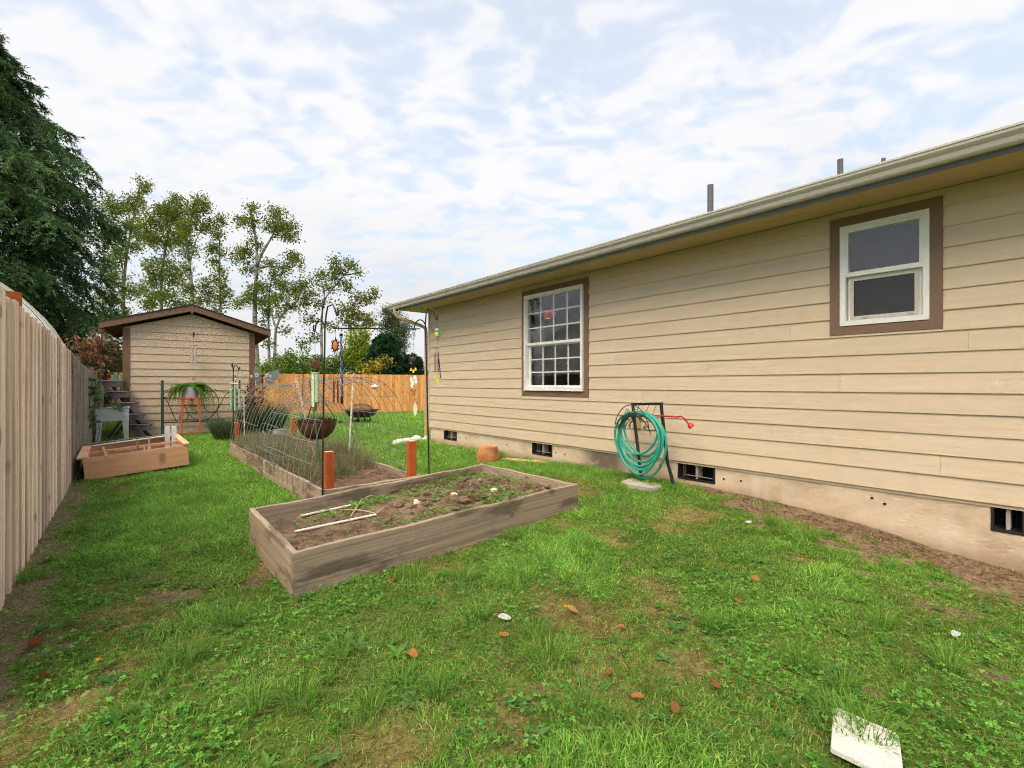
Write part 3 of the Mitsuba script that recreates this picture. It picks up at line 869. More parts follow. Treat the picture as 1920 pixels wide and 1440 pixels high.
def bed_pt(U, V):
    """A point of the bed's soil from its shares of length and breadth."""
    P = BA * (1 - U) * (1 - V) + BB * U * (1 - V) + BC * U * V + BD * (1 - U) * V
    return np.array([P[0], P[1], float(bed_z(np.array([P[0]]), np.array([P[1]]), np.array([U]), np.array([V]))[0])])


soil1 = soil_sheet(bed, [BA + (inw + bx_) * 0.03, BB + (inw - bx_) * 0.03, BC - (inw + bx_) * 0.03, BD - (inw - bx_) * 0.03], bed_z, 0.022)
cl = []
for i in range(420):
    U, V = random.uniform(0.03, 0.97), random.uniform(0.05, 0.95)
    if random.random() > 0.12 + 0.88 * float(smooth01(0.3, 0.6, np.array(U))):
        continue
    r = random.choice([0.008, 0.012, 0.015, 0.02, 0.026, 0.034]) * random.uniform(0.7, 1.1)
    cl.append(lump(bed_pt(U, V) + UP * r * 0.25, r, i, 1 if r < 0.02 else 2, 0.6, (1.1, 0.9, 0.75)))
for U, V, r in [(0.60, 0.35, 0.07), (0.52, 0.62, 0.055), (0.66, 0.3, 0.05), (0.82, 0.55, 0.07), (0.86, 0.62, 0.05), (0.9, 0.3, 0.045)]:
    cl.append(lump(bed_pt(U, V) + UP * r * 0.15, r, int(U * 100), 3, 0.7, (1.2, 1.0, 0.6)))
put(soil1 + '__clod', cat(cl), 'soil', smooth=True, kind='stuff')
def bed_at(u, v, h=0.0):
    """The point of the bed's soil that was measured at photograph pixel (u, v)."""
    z = 0.2
    for _ in range(3):
        p = at(u, v, (CAM_H - z) * F / (v - 720))
        U = float(np.clip((p - BA) @ bx_ / np.linalg.norm(BB - BA), 0, 1))
        z = float(bed_z(p[:1], p[1:2], np.array([U]), np.array([0.5]))[0])
    return np.array([p[0], p[1], z + h])


for u, v, r, lab in [(785, 936, 0.036, 'largest pale stone chip in the middle of the raised bed'), (782, 946, 0.026, 'pale stone chip just below the largest one in the raised bed'), (851, 930, 0.026, 'pale stone chip right of the largest one in the raised bed'), (926, 925, 0.030, 'whitest stone chip near the right end of the raised bed'), (900, 905, 0.02, 'small pale stone chip farthest back in the raised bed')]:
    single('stone_chip', lump(bed_at(u, v, r * 0.4), r, int(u), 2, 0.6, (1.1, 0.8, 0.7)), 'paint', lab, 'stone', smooth=25, color=srgb(214, 196, 172))
for p0, p1, lab in [((553, 1000), (705, 967), 'long bleached lath lying on the soil, nearer the front board'), ((565, 971), (660, 948), 'shorter bleached lath lying on the soil nearer the back board')]:
    a_, b_ = bed_at(*p0), bed_at(*p1)
    top_ = max(bed_at(p0[0] + (p1[0] - p0[0]) * q, p0[1] + (p1[1] - p0[1]) * q)[2] for q in (0, .2, .4, .6, .8, 1))
    a_[2] = b_[2] = top_ + 0.008
    single('wooden_lath', bar(a_, b_, 0.030, 0.010, cham=0.001), 'paint', lab, 'lath', color=srgb(218, 208, 194))
for p0, p1, r, lab in [((657, 972), (681, 935), 0.006, 'thin dry stick crossing over another between the two laths'), ((638, 959), (704, 966), 0.006, 'thin dry stick lying under another between the two laths'), ((684, 936), (704, 933), 0.006, 'short dry stick near the back board of the bed'), ((706, 965), (727, 952), 0.006, 'crooked dry root at the right end of the long lath'), ((580, 956), (615, 949), 0.006, 'short dry stick behind the left end of the shorter lath')]:
    a_, b_ = bed_at(*p0, 0.012), bed_at(*p1, 0.014)
    mid = (a_ + b_) / 2 + [0.008, 0.008, 0.014]
    single('dry_stick', tube(spline([a_, mid, b_], 8), r, 5), 'paint', lab, 'stick', smooth=40, color=srgb(182, 158, 130))

bed2 = thing('raised_bed', 'long weathered plank raised bed overgrown with dry herbs under wire arches', 'raised bed')
E0 = np.array([-1.87, 4.72, 0])
EX, EY = unit(np.array([0.735, 0.678, 0])), HD.copy()
EW, EL2 = 1.14, 4.95
E = lambda a_, b_, z=0.0: E0 + EX * a_ + EY * b_ + UP * z
T2 = 0.255
nrm = np.array([EY[1], -EY[0], 0])
bed_board(bed2, E(0, 2.45), E(0, 0), -0.08, T2 - 0.004, -0.08, T2, TH, nrm, 'nearer left board')
bed_board(bed2, E(0, EL2), E(0, 2.456), -0.1, T2 + 0.004, -0.1, T2 + 0.006, TH, nrm, 'farther left board')
bed_board(bed2, E(EW, 0), E(EW, 2.45), -0.08, T2, -0.08, T2, TH, -nrm)
bed_board(bed2, E(EW, 2.456), E(EW, EL2), -0.1, T2, -0.1, T2, TH, -nrm)
bed_board(bed2, E(0.045, 0.0), E(EW - 0.045, 0.0), -0.08, T2 - 0.006, -0.08, T2 - 0.006, TH, EY)
bed_board(bed2, E(0.045, EL2), E(EW - 0.045, EL2), -0.1, T2, -0.1, T2, TH, -EY)
bed2_z = lambda x, y, U=None, V=None: 0.185 + 0.05 * (meshkit.fbm(np.stack([x, y, x * 0], -1) * 4, 3, 51) - 0.5) * 2 * 0.6
soil_sheet(bed2, [E(0.02, 0.02), E(EW - 0.02, 0.02), E(EW - 0.02, EL2 - 0.02), E(0.02, EL2 - 0.02)], bed2_z, 0.04)
for a_, b_, zt, lab in [(0.10, 0.09, 0.615, 'orange stained square post at the near left corner of the herb bed'), (EW - 0.08, 0.10, 0.645, 'orange stained square post at the near right corner of the herb bed'),
                        (0.09, EL2 - 0.1, 0.62, 'orange stained square post at the far left corner of the herb bed'), (EW - 0.08, EL2 - 0.1, 0.66, 'orange stained square post at the far right corner of the herb bed')]:
    mm = bar(E(a_, b_, 0.05), E(a_, b_, zt), 0.088, 0.088, up=EY, cham=0.006)
    kp = single('corner_post', mm, 'stained_post', lab, 'post', uv=plank_uv(mm[0], UP, EX))
    part(kp, 'end_grain', box(E(a_, b_, zt + 0.0015), EX * 0.036, EY * 0.036, UP * 0.001), 'fir_board', uv=np.tile([700.0, 2.0], (8, 1)))

# ------------------------------------------------------------------ the fir box by the fence
bxk = thing('planter_box', 'orange fir planter box with a tilted lower end standing beside the grey fence', 'planter box')
Q0 = np.array([-5.72, 6.43, 0.0])
qx = unit(PD + UP * 0.085); qy = HD.copy(); qz = np.cross(qx, qy)
QW, QD, QH = 1.17, 1.62, 0.30
Q = lambda a_, b_, c_: Q0 + qx * a_ + qy * b_ + qz * c_


def qboard(name, a0_, a1_, b0_, b1_, c0_, c1_, along='x', mat_='fir_board', **kw):
    ex = {'x': qx, 'y': qy, 'z': qz}[along]
    ext = {'x': (a1_ - a0_, b1_ - b0_, c1_ - c0_), 'y': (b1_ - b0_, a1_ - a0_, c1_ - c0_), 'z': (c1_ - c0_, a1_ - a0_, b1_ - b0_)}[along]
    oth = {'x': (qy, qz), 'y': (qx, qz), 'z': (qx, qy)}[along]
    mm = box(Q((a0_ + a1_) / 2, (b0_ + b1_) / 2, (c0_ + c1_) / 2), ex * ext[0] / 2, oth[0] * ext[1] / 2, oth[1] * ext[2] / 2, 0.002)
    return part(bxk, name, mm, mat_, uv=plank_uv(mm[0], ex, oth[1] if along != 'z' else oth[0]), **kw)


qboard('front_panel', 0, QW, 0, 0.02, 0, QH)
qboard('rear_panel', 0, QW, QD - 0.02, QD, 0, QH)
qboard('end_panel', 0.0, 0.02, 0.022, QD - 0.022, 0, QH - 0.02, 'y')
qboard('end_panel', QW - 0.02, QW, 0.022, QD - 0.022, 0, QH - 0.02, 'y')
qboard('end_cap', -0.06, 0.045, -0.02, QD + 0.02, QH + 0.001, QH + 0.021, 'y')
qboard('end_cap', QW - 0.05, QW + 0.03, -0.02, QD + 0.02, QH + 0.001, QH + 0.021, 'y')
qboard('cross_rail', 0.05, QW - 0.055, 0.62, 0.66, QH - 0.03, QH + 0.012)
for a_, b_ in ((0.022, 0.024), (QW - 0.062, 0.024), (0.022, QD - 0.064), (QW - 0.062, QD - 0.064)):
    qboard('corner_cleat', a_, a_ + 0.04, b_, b_ + 0.04, 0.0, QH - 0.022, 'z')
mm = box(Q(QW / 2, QD / 2, 0.10), qx * (QW / 2 - 0.03), qy * (QD / 2 - 0.03), qz * 0.01)
part(bxk, 'soil', mm, 'soil')
for a_, b_, c_, a2, b2, c2, w, lab in [(0.11, 1.10, .30, 0.03, 0.06, 0.32, .03, 'pale stake leaning inside the fir box near its left end')]:
    pass
STK = [((0.20, 0.70, 0.36), (0.28, 0.10, 0.12), 0.03, 'pale stake leaning across the left end of the fir box', srgb(196, 160, 128)), ((0.60, 0.55, 0.10), (0.60, 0.40, 0.43), 0.028, 'upright pale stake in the middle of the fir box', srgb(206, 172, 140)),
       ((0.70, 0.50, 0.10), (0.75, 0.55, 0.42), 0.018, 'thin pale stake leaning beside the middle stake of the fir box', srgb(206, 176, 146)), ((0.50, 0.3, 0.08), (0.51, 0.3, 0.31), 0.022, 'short wooden peg left of the middle stake', srgb(190, 166, 140)),
       ((0.665, 0.30, 0.08), (0.67, 0.30, 0.33), 0.016, 'thin white peg right of the middle stake', srgb(224, 218, 206)), ((0.735, 0.30, 0.08), (0.735, 0.30, 0.315), 0.016, 'short white peg farthest right inside the fir box', srgb(224, 218, 206))]
for p0, p1, w, lab, c in STK:
    single('garden_stake', bar(Q(*p0), Q(*p1), w, 0.010, up=qy), 'paint', lab, 'stake', color=c)
mm = bar(Q(-0.02, QD - 0.03, QH + 0.04), Q(QW - 0.02, QD - 0.05, QH + 0.035), 0.07, 0.022)
single('loose_board', mm, 'old_fence_wood', 'long dark grey board lying along the back edge of the fir box', 'board', uv=plank_uv(mm[0], qx, qy))
single('spotted_white_strip', bar(Q(0.06, QD - 0.24, QH + 0.028), Q(QW - 0.08, QD - 0.13, QH + 0.030), 0.06, 0.012), 'white_vinyl', 'flat white strip lying in front of the dark board on the fir box', 'strip')
for k, (a_, h, lab) in enumerate([(QW - 0.15, 0.19, 'taller white upright at the back right corner of the fir box'), (QW - 0.075, 0.20, 'nearer white upright at the back right corner of the fir box')]):
    b_ = QD - 0.28 - 0.22 * k
    single('white_upright', box(Q(a_, b_, QH + h / 2 - 0.09 * 1), qx * 0.035, qy * 0.012, UP * (h / 2 + 0.10), 0.002), 'white_vinyl', lab, 'upright')

# ------------------------------------------------------------------ wire arches over the herb bed
GALV = srgb(128, 130, 134)


def arch(a_, base, H, w0, w1, p=2.2, sag=0.0):
    """Point across the bed at share a_ of an arch between w0 and w1 (metres across), H high above base."""
    x = w0 + (w1 - w0) * a_
    q = abs(2 * a_ - 1)
    return x, base + H * (1 - q ** p) ** (1 / p) - sag * math.sin(a_ * math.pi) ** 3


def tunnel(label, b0_, b1_, H, w0, w1, wires, longs, p, r=0.0034, skew=0.0, c=GALV):
    k = thing('wire_arch', label, 'wire arch')
    aa = 0.5 - 0.5 * np.cos(np.linspace(0, np.pi, 36))
    hs = []
    for i, b in enumerate(np.linspace(b0_, b1_, wires)):
        ph = rng.normal(size=3) * 0.012
        pts = []
        for a_ in aa:
            x, z = arch(a_, 0.15, H * (1 + ph[0]), w0, w1, p)
            pts.append(E(x + ph[1] * math.sin(a_ * 3), b + skew * (z - 0.2) + ph[2] * math.sin(a_ * 3.1), z))
        part(k, 'hoop_wire', tube(pts, r, 5), 'paint', smooth=True, color=c)
    for a_ in longs:
        pts = []
        for b in np.linspace(b0_ - 0.02, b1_ + 0.02, 9):
            x, z = arch(a_, 0.15, H, w0, w1, p)
            pts.append(E(x + 0.004 * math.sin(b * 9), b + skew * (z - 0.2), z + 0.006 + 0.006 * math.sin(b * 5 + a_ * 9)))
        part(k, 'long_wire', tube(pts, r, 5), 'paint', smooth=True, color=c)
    return k


LONG = [0.003, 0.015, 0.045, 0.10, 0.2, 0.32, 0.5, 0.66, 0.8, 0.9, 0.955, 0.985, 0.997]
tunnel('nearest and tallest galvanized wire mesh arch over the herb bed', 0.22, 2.25, 1.22, -0.05, EW + 0.02, 11, LONG, 2.1)
tunnel('lower middle galvanized wire mesh arch over the herb bed', 1.55, 3.0, 0.93, 0.02, EW - 0.06, 9, LONG[1:-1:2], 2.0, skew=0.10)
tunnel('farthest galvanized wire mesh arch over the herb bed, by the butterfly', 3.05, 4.9, 1.13, 0.0, EW, 10, LONG[::2], 2.2, skew=-0.05, c=srgb(138, 138, 138))
k = E(0.98, 0.9, 1.02)
tie = trimesh.creation.icosphere(2, 1.0)
tv = np.array(tie.vertices)
single('white_cloth_tie', (tv * [0.05, 0.04, 0.028] * (1 + 0.6 * (meshkit.fbm(tv * 2.2, 3, 8) - 0.5))[:, None] + np.array([E(0.90, 0.75, 0)[0], E(0.90, 0.75, 0)[1], 1.265]), np.array(tie.faces)), 'paint', 'white cloth scrap tied on the tallest wire arch', 'cloth', smooth=True, color=srgb(228, 228, 226))

# sticks and canes standing in the herb bed
single('wooden_stake', bar(at(596, 873, 6.47), at(554.5, 708, 6.35), 0.034, 0.022, up=EY), 'paint', 'pale wooden stake leaning to the left under the wire arch', 'stake', color=srgb(216, 188, 156))
single('green_cane', tube([at(604, 905, 5.5), at(592, 800, 5.6), at(580, 712, 5.75)], 0.009, 8), 'paint', 'dark green plant cane leaning beside the pale stake', 'cane', smooth=40, color=srgb(52, 88, 78))
single('white_pipe', tube([at(653.5, 872, 6.75), at(662, 721, 6.7)], 0.013, 10), 'paint', 'thin white pipe standing in the herb bed in front of the fire pit', 'pipe', smooth=40, color=srgb(226, 222, 208))
single('white_pipe', tube([at(458.5, 826, 8.6), at(457.5, 742, 8.6)], 0.010, 8), 'paint', 'thin white pipe at the far left end of the herb bed', 'pipe', smooth=40, color=srgb(214, 212, 204))
single('dead_cane', tube(spline([at(670, 850, 7.7), at(669, 825, 7.72), at(667, 797, 7.7)], 8), 0.009, 6), 'paint', 'bare brown cane standing right of the white pipe', 'cane', smooth=40, color=srgb(150, 116, 80))

# hanging basket of coconut fibre
bk = thing('hanging_basket', 'brown coconut fibre hanging basket with dead plants under the wire arches', 'basket')
bc = at(594, 789, 6.35)
prof = [(0.235, 0.0), (0.232, -0.05), (0.215, -0.11), (0.18, -0.17), (0.125, -0.215), (0.06, -0.24), (0.0, -0.247)]
bv, bf = lathe(prof, (0, 0, 0), 40)
bv = bv * (1 + 0.12 * (meshkit.fbm(bv * 14, 3, 5) - 0.5))[:, None] + bc
part(bk, 'fibre_liner', (bv, bf), 'paint', smooth=True, color=np.outer(0.55 + 0.9 * meshkit.fbm(bv * 30, 3, 7), srgb(98, 64, 42)))
part(bk, 'soil', lathe([(0.22, -0.03), (0.0, -0.015)], bc, 24), 'soil')
rims = [tube([bc + [0.242 * math.cos(g), 0.242 * math.sin(g), 0.004] for g in np.linspace(0, 2 * math.pi, 33)], 0.005, 5, False)]
for g in np.linspace(0, 2 * math.pi, 13)[:-1]:
    rims.append(tube([bc + [r_ * 1.04 * math.cos(g), r_ * 1.04 * math.sin(g), z] for r_, z in prof], 0.003, 4, False))
part(bk, 'wire_frame', cat(rims), 'dark_metal')
top = bc + UP * 0.42
for g in (0.4, 2.5, 4.6):
    part(bk, 'hanger', tube([bc + [0.24 * math.cos(g), 0.24 * math.sin(g), 0.0], top], 0.004, 4), 'dark_metal')
n = 260
c0 = bc + np.c_[rng.uniform(-.2, .2, (n, 2)), np.full(n, -0.02)]
v, f = blades(c0, rng.uniform(0.03, 0.13, n), rng.normal(0, 0.06, (n, 2)), rng.uniform(0.004, 0.012, n), rng.uniform(0, 6.3, n))
part(bk, 'dead_plants', (v, f), 'foliage', color=np.repeat(srgb(92, 66, 52) * rng.uniform(0.5, 1.5, (n, 1)), 5, 0), kind='stuff')

# ------------------------------------------------------------------ shepherd's hooks, rod and chimes
BLK = srgb(36, 37, 40)


def hook(label, Y, poles, r=0.0085, ground=True):
    k = thing('shepherd_hook', label, 'plant hook')
    for i, (name, pts) in enumerate(poles):
        P = [at(u, v, Y) for u, v in pts]
        if i == 0:
            P = [np.array([P[0][0], P[0][1], float(gz(P[0][0], P[0][1])) - 0.08])] + P
            n = 40
        else:
            n = 26
        part(k, name, tube(spline(P, n), r if i == 0 else r * 0.9, 8), 'gloss', smooth=50, color=BLK)
    return k


hook('tall black shepherd hook with two arms at the near left corner of the herb bed', 4.71,
     [('pole', [(605, 900), (606, 800), (607.5, 700), (609, 640), (610, 604), (612.5, 584), (618, 571), (624.5, 571), (629, 581), (631.5, 592)]), ('hook_tip', [(631.5, 592), (633.5, 588), (632.5, 578)]),
      ('side_arm', [(609.3, 618), (606, 606), (600, 599), (594.5, 604), (591.5, 614), (590, 622.5)]), ('hook_tip', [(590, 622.5), (588, 618), (588.5, 610)])])
hook('tall black shepherd hook at the right corner of the herb bed before the house corner', 5.55,
     [('pole', [(804.5, 885), (803, 820), (801, 740), (799, 660), (797.7, 610), (798.8, 590), (804.5, 576), (811, 579), (816, 592), (818.5, 600)]), ('hook_tip', [(818.5, 600), (820.5, 597), (820, 588.5)]),
      ('side_arm', [(797.8, 613), (794, 603), (787, 599.5), (780, 605), (776.5, 614), (774.5, 619)]), ('hook_tip', [(774.5, 619), (772.8, 616), (773, 609)])])
hook('short black shepherd hook at the far left corner of the herb bed by the shed', 8.45,
     [('pole', [(437.5, 850), (437.5, 780), (437.3, 720), (437.5, 700), (438.5, 689), (441.5, 684), (445, 687), (447.5, 694)]), ('hook_tip', [(447.5, 694), (449, 692), (449, 688)]), ('side_arm', [(437.4, 700), (436.5, 688), (435.3, 681), (434.8, 685), (434.6, 688)])], 0.009)
hook('slim black shepherd hook standing beyond the herb bed before the cedar fence', 9.6,
     [('pole', [(568, 800), (568, 760), (568, 712), (568.5, 692), (570.5, 683), (573.5, 684), (574.8, 692)]), ('side_arm', [(568, 700), (566.8, 688), (565.3, 680), (564, 686), (563.6, 690)])], 0.009)
single('hanging_rod', tube([at(624, 615.5, 4.74), at(787, 616.5, 5.52)], 0.0065, 8), 'gloss', 'thin black rod laid level between the two tall hooks', 'rod', smooth=50, color=BLK)


def string(k, p, q, r=0.0016):
    return part(k, 'cord', tube([p, q], r, 4), 'paint', color=srgb(60, 58, 56))


# orange sun with tubes
Y = 4.73
k = thing('sun_chime', 'orange glass sun with black rays and two rust brown tubes hanging from the tall hook', 'wind chime')
c = at(628.5, 648, Y)
string(k, at(631.5, 591, Y), c + UP * 0.05)
part(k, 'glass_face', ball(c, 1, (0.025, 0.008, 0.045), 2), 'gloss', smooth=True, color=srgb(206, 108, 48))
rays = []
for i in range(12):
    g = i * math.pi / 6
    d = np.array([math.cos(g) * 0.8, 0, math.sin(g) * 1.3])
    s = np.array([-math.sin(g), 0, math.cos(g)])
    p0 = c + d * 0.030
    tri = Polygon([(-0.012, 0), (0.012, 0), (0.006 * (-1) ** i, 0.028 + 0.008 * (i % 2))])
    rays.append(extrude(tri, p0 - UP * 0 - np.array([0, 0.003, 0]), s, d, np.array([0, 0.006, 0])))
rays.append(tube([c + [0.027 * math.cos(g), 0, 0.047 * math.sin(g)] for g in np.linspace(0, 2 * math.pi, 25)], 0.006, 5, False))
part(k, 'ray_rim', cat(rays), 'dark_metal')
for u in (625.8, 633.4):
    string(k, c - UP * 0.05 + [(u - 629) * 0.002, 0, 0], at(u, 715, Y))
    part(k, 'tube', tube([at(u, 714, Y), at(u + 0.3, 755, Y)], 0.0085, 10), 'gloss', smooth=50, color=srgb(112, 52, 40))
string(k, at(629.5, 714, Y), at(629.5, 724, Y))
part(k, 'spacer', bar(at(626, 724, Y), at(633, 724, Y), 0.008, 0.008), 'paint', color=srgb(120, 60, 44))

k = thing('twisted_drop', 'blue and white twisted drop with a dark tassel hanging from the level rod', 'garden ornament')
Y = 4.81
P0, P1 = at(639.5, 629, Y), at(641, 744, Y)
for j in (0, 1):
    g = np.linspace(0, 34, 220) + j * math.pi
    q = np.linspace(0, 1, 220)
    pts = P0 + (P1 - P0) * q[:, None] + 0.009 * np.c_[np.cos(g), np.sin(g), 0 * g]
    part(k, 'twist', tube(pts, 0.0065, 5), 'gloss', smooth=True, color=srgb(52, 76, 140) if j == 0 else srgb(120, 138, 168))
string(k, at(639.5, 616, Y), P0)
part(k, 'cap', tube([P0 + UP * 0.02, P0 - UP * 0.005], 0.016, 10), 'dark_metal')
part(k, 'tassel', lathe([(0.004, 0.02), (0.014, 0.005), (0.012, -0.02), (0.016, -0.05), (0.006, -0.075)], P1, 10), 'paint', smooth=True, color=srgb(34, 34, 52))

k = thing('glass_chime', 'pale green glass strip chime with a dark red leaf hanging from the tall hook', 'wind chime')
Y = 4.71
string(k, at(590, 622, Y), at(591, 676, Y))
c = at(591, 684, Y)
lf_ = Polygon([(0, 0.046), (0.016, 0.03), (0.026, 0.006), (0.02, -0.02), (0, -0.045), (-0.02, -0.02), (-0.026, 0.006), (-0.016, 0.03)])
part(k, 'red_leaf', extrude(lf_, c, np.array([1.0, 0, 0]), UP, np.array([0, 0.006, 0])), 'gloss', color=srgb(98, 34, 36))
part(k, 'top_disc', lathe([(0.0, 0.006), (0.042, 0.004), (0.042, -0.004), (0, -0.006)], at(591, 699, Y), 16), 'paint', smooth=30, color=srgb(190, 200, 176))
string(k, c - UP * 0.045, at(591, 699, Y))
for i in range(7):
    g = i * 2 * math.pi / 7
    p = at(591, 700, Y) + [0.034 * math.cos(g), 0.034 * math.sin(g), 0]
    part(k, 'glass_strip', box(p - UP * (0.14 + 0.012 * (i % 3)), UP * (0.14 + 0.012 * (i % 3)), np.array([-math.sin(g), math.cos(g), 0]) * 0.013, np.array([math.cos(g), math.sin(g), 0]) * 0.002, 0.0005), 'gloss', color=srgb(186, 204, 168) * (0.8 + 0.06 * i))
string(k, at(591, 700, Y), at(591, 766, Y))
part(k, 'sail', ball(at(591, 765, Y), 1, (0.018, 0.004, 0.034), 2), 'paint', smooth=True, color=srgb(120, 104, 66))

k = thing('bell_chime', 'chime of gold bells and white shells with a white feather, right end of rod', 'wind chime')
Y = 5.5
string(k, at(774.5, 619, Y), at(775, 670, Y))
part(k, 'wire_heart', tube(spline([at(774.5, 634, Y), at(772, 629, Y), at(774, 626, Y), at(775.5, 629, Y), at(777.5, 626, Y), at(778, 630, Y), at(774.5, 636, Y)], 20), 0.002, 4), 'dark_metal')
part(k, 'dark_bird', cat([ball(at(774, 674, Y), 1, (0.030, 0.014, 0.036), 2), ball(at(773, 664, Y), 1, (0.018, 0.012, 0.022), 2), extrude(Polygon([(-0.05, 0.035), (0, 0), (0.05, 0.035), (0.03, -0.02), (-0.03, -0.02)]), at(774, 672, Y), np.array([1.0, 0, 0]), UP, np.array([0, 0.006, 0]))]), 'paint', smooth=30, color=srgb(62, 54, 60))
for i, (u, v) in enumerate([(771, 693), (775.5, 696), (779.5, 692)]):
    string(k, at(774, 678, Y), at(u, v, Y), 0.001)
    part(k, 'gold_bell', lathe([(0.002, 0.02), (0.012, 0.012), (0.016, -0.008), (0.019, -0.016), (0.0, -0.014)], at(u, v, Y), 12), 'steel', smooth=30, color=srgb(214, 180, 84))
for i, (u, v, a_) in enumerate([(771, 712, 0.2), (774, 719, -0.1), (778, 709, -0.3), (780, 716, 0.35), (772.5, 723, 0.1)]):
    part(k, 'shell', ball(at(u, v, Y), 1, (0.018, 0.004, 0.034), 2), 'gloss', smooth=True, color=srgb(226, 228, 222))
for i, (u, v) in enumerate([(772, 731), (775, 734), (778, 731), (774, 739), (777, 738)]):
    part(k, 'amber_bead', ball(at(u, v, Y), 0.014, sub=1), 'gloss', smooth=True, color=srgb(170, 112, 40))
string(k, at(775, 680, Y), at(777, 756, Y), 0.001)
fe = Polygon([(0, 0.08), (0.016, 0.05), (0.026, 0.0), (0.022, -0.05), (0.006, -0.082), (-0.012, -0.06), (-0.02, -0.01), (-0.014, 0.045)])
part(k, 'feather', extrude(fe, at(778, 767, Y), np.array([1.0, 0, 0]), UP, np.array([0, 0.004, 0])), 'paint', color=srgb(212, 216, 204))

k = thing('bird_chime', 'painted bird chime with three dark tubes hanging in front of the house corner', 'wind chime')
Y = 5.52
string(k, at(819, 600, Y), at(820, 616, Y))
c = at(821, 626, Y)
part(k, 'body', ball(c - UP * 0.008, 1, (0.036, 0.030, 0.042), 2), 'gloss', smooth=True, color=srgb(214, 186, 58))
part(k, 'head', ball(c + [-0.012, -0.004, 0.038], 1, (0.026, 0.026, 0.026), 2), 'gloss', smooth=True, color=srgb(150, 172, 176))
part(k, 'beak', tube([c + [-0.034, -0.01, 0.038], c + [-0.052, -0.012, 0.032]], [0.008, 0.001], 6), 'dark_metal')
part(k, 'eye', ball(c + [-0.018, -0.028, 0.044], 0.005), 'dark_metal')
wg = Polygon([(0.0, 0.03), (0.03, 0.012), (0.062, -0.05), (0.03, -0.032), (0.004, -0.018)])
part(k, 'wing', extrude(wg, c + [0.0, -0.034, 0.012], np.array([1.0, 0.1, 0]), UP, np.array([0, 0.008, 0])), 'gloss', color=srgb(72, 136, 84))
string(k, c - UP * 0.05, at(818.5, 647, Y))
part(k, 'dome', lathe([(0.0, 0.016), (0.014, 0.012), (0.027, -0.006), (0.028, -0.012), (0.0, -0.008)], at(818.5, 649, Y), 14), 'paint', smooth=30, color=srgb(146, 126, 108))
for (u0, v0, u1, v1) in [(815.8, 661, 816, 695), (821.2, 661, 821.6, 696), (823, 673, 826, 709)]:
    string(k, at(818.5 + (u0 - 818.5) * 0.8, 651, Y), at(u0, v0, Y), 0.001)
    part(k, 'tube', tube([at(u0, v0, Y), at(u1, v1, Y)], 0.0062, 10), 'gloss', smooth=50, color=srgb(58, 54, 54))
string(k, at(818.7, 651, Y), at(819.6, 706, Y), 0.001)
sl = Polygon([(0, 0.046), (0.018, 0.022), (0.020, -0.004), (0.012, -0.03), (0.004, -0.046), (-0.010, -0.03), (-0.020, 0.0), (-0.016, 0.026)])
part(k, 'leaf_sail', extrude(sl, at(819.6, 713, Y), np.array([1.0, 0, 0]), UP, np.array([0, 0.004, 0])), 'gloss', color=srgb(184, 200, 62))

k = thing('fish_chime', 'driftwood chime of grey tubes below a small fish on the shed gable', 'wind chime')
bp = S(TM, FO - 0.02, 0)
Y = bp[1]
gx_ = lambda u, v: at(u, v, Y)
part(k, 'cord', tube([S(TM, FO - 0.03, ZA - 0.2), gx_(364, 603), gx_(361.5, 611), gx_(363, 618)], 0.003, 4), 'dark_metal')
part(k, 'fish', lathe([(0.002, 0.07), (0.018, 0.045), (0.024, 0.01), (0.019, -0.04), (0.006, -0.085), (0.014, -0.10)], gx_(363, 626), 10), 'gloss', smooth=True, color=srgb(64, 56, 56))
part(k, 'fish_head', ball(gx_(363.5, 621), 0.02), 'gloss', smooth=True, color=srgb(196, 190, 178))
string(k, gx_(363, 634), gx_(363, 646), 0.002)
part(k, 'driftwood', tube(spline([gx_(355, 645.5), gx_(359, 647), gx_(364, 647.5), gx_(369.5, 647.5)], 10), [0.012] * 5 + [0.016] * 5, 7), 'paint', smooth=50, color=srgb(150, 128, 112))
for u, l in [(357.2, 27), (359.8, 30), (362.4, 33), (365, 35), (367.5, 28)]:
    string(k, gx_(u, 648), gx_(u, 653), 0.0015)
    part(k, 'tube', tube([gx_(u, 653), gx_(u, 653 + l)], 0.013, 8), 'gloss', smooth=50, color=srgb(176, 166, 164))
string(k, gx_(363, 648), gx_(363, 709), 0.0015)
part(k, 'sail', box(gx_(363.5, 710), np.array([0.028, 0.019, 0]), UP * 0.04, np.array([-0.003, 0.005, 0])), 'paint', color=srgb(176, 128, 108))

k = thing('bottle_chime', 'pale green glass tube chime on the short hook by the shed', 'wind chime')
Y = 8.4
string(k, at(447.5, 694, Y), at(442, 718, Y), 0.002)
part(k, 'white_bar', tube([at(432.5, 719, Y), at(449.5, 719, Y)], 0.011, 8), 'paint', smooth=50, color=srgb(200, 198, 192))
for i in range(4):
    part(k, 'bead', ball(at(441 + 0.3 * i, 700 + 5 * i, Y), 0.012, sub=1), 'paint', smooth=True, color=srgb(70, 60, 54) if i % 2 else srgb(222, 218, 210))
part(k, 'dark_cap', tube([at(449, 713, Y), at(449, 729, Y)], 0.016, 8), 'paint', smooth=50, color=srgb(78, 84, 88))
for u, v0, v1 in [(433.8, 729, 768), (440.6, 722, 771), (448.8, 729, 769)]:
    string(k, at(u, 719, Y), at(u, v0, Y), 0.0015)
    part(k, 'glass_tube', lathe([(0.006, 0), (0.017, -0.02), (0.017, -(v1 - v0) / F * Y + 0.02), (0.008, -(v1 - v0) / F * Y)], at(u, v0, Y), 12), 'gloss', smooth=40, color=srgb(150, 190, 164))

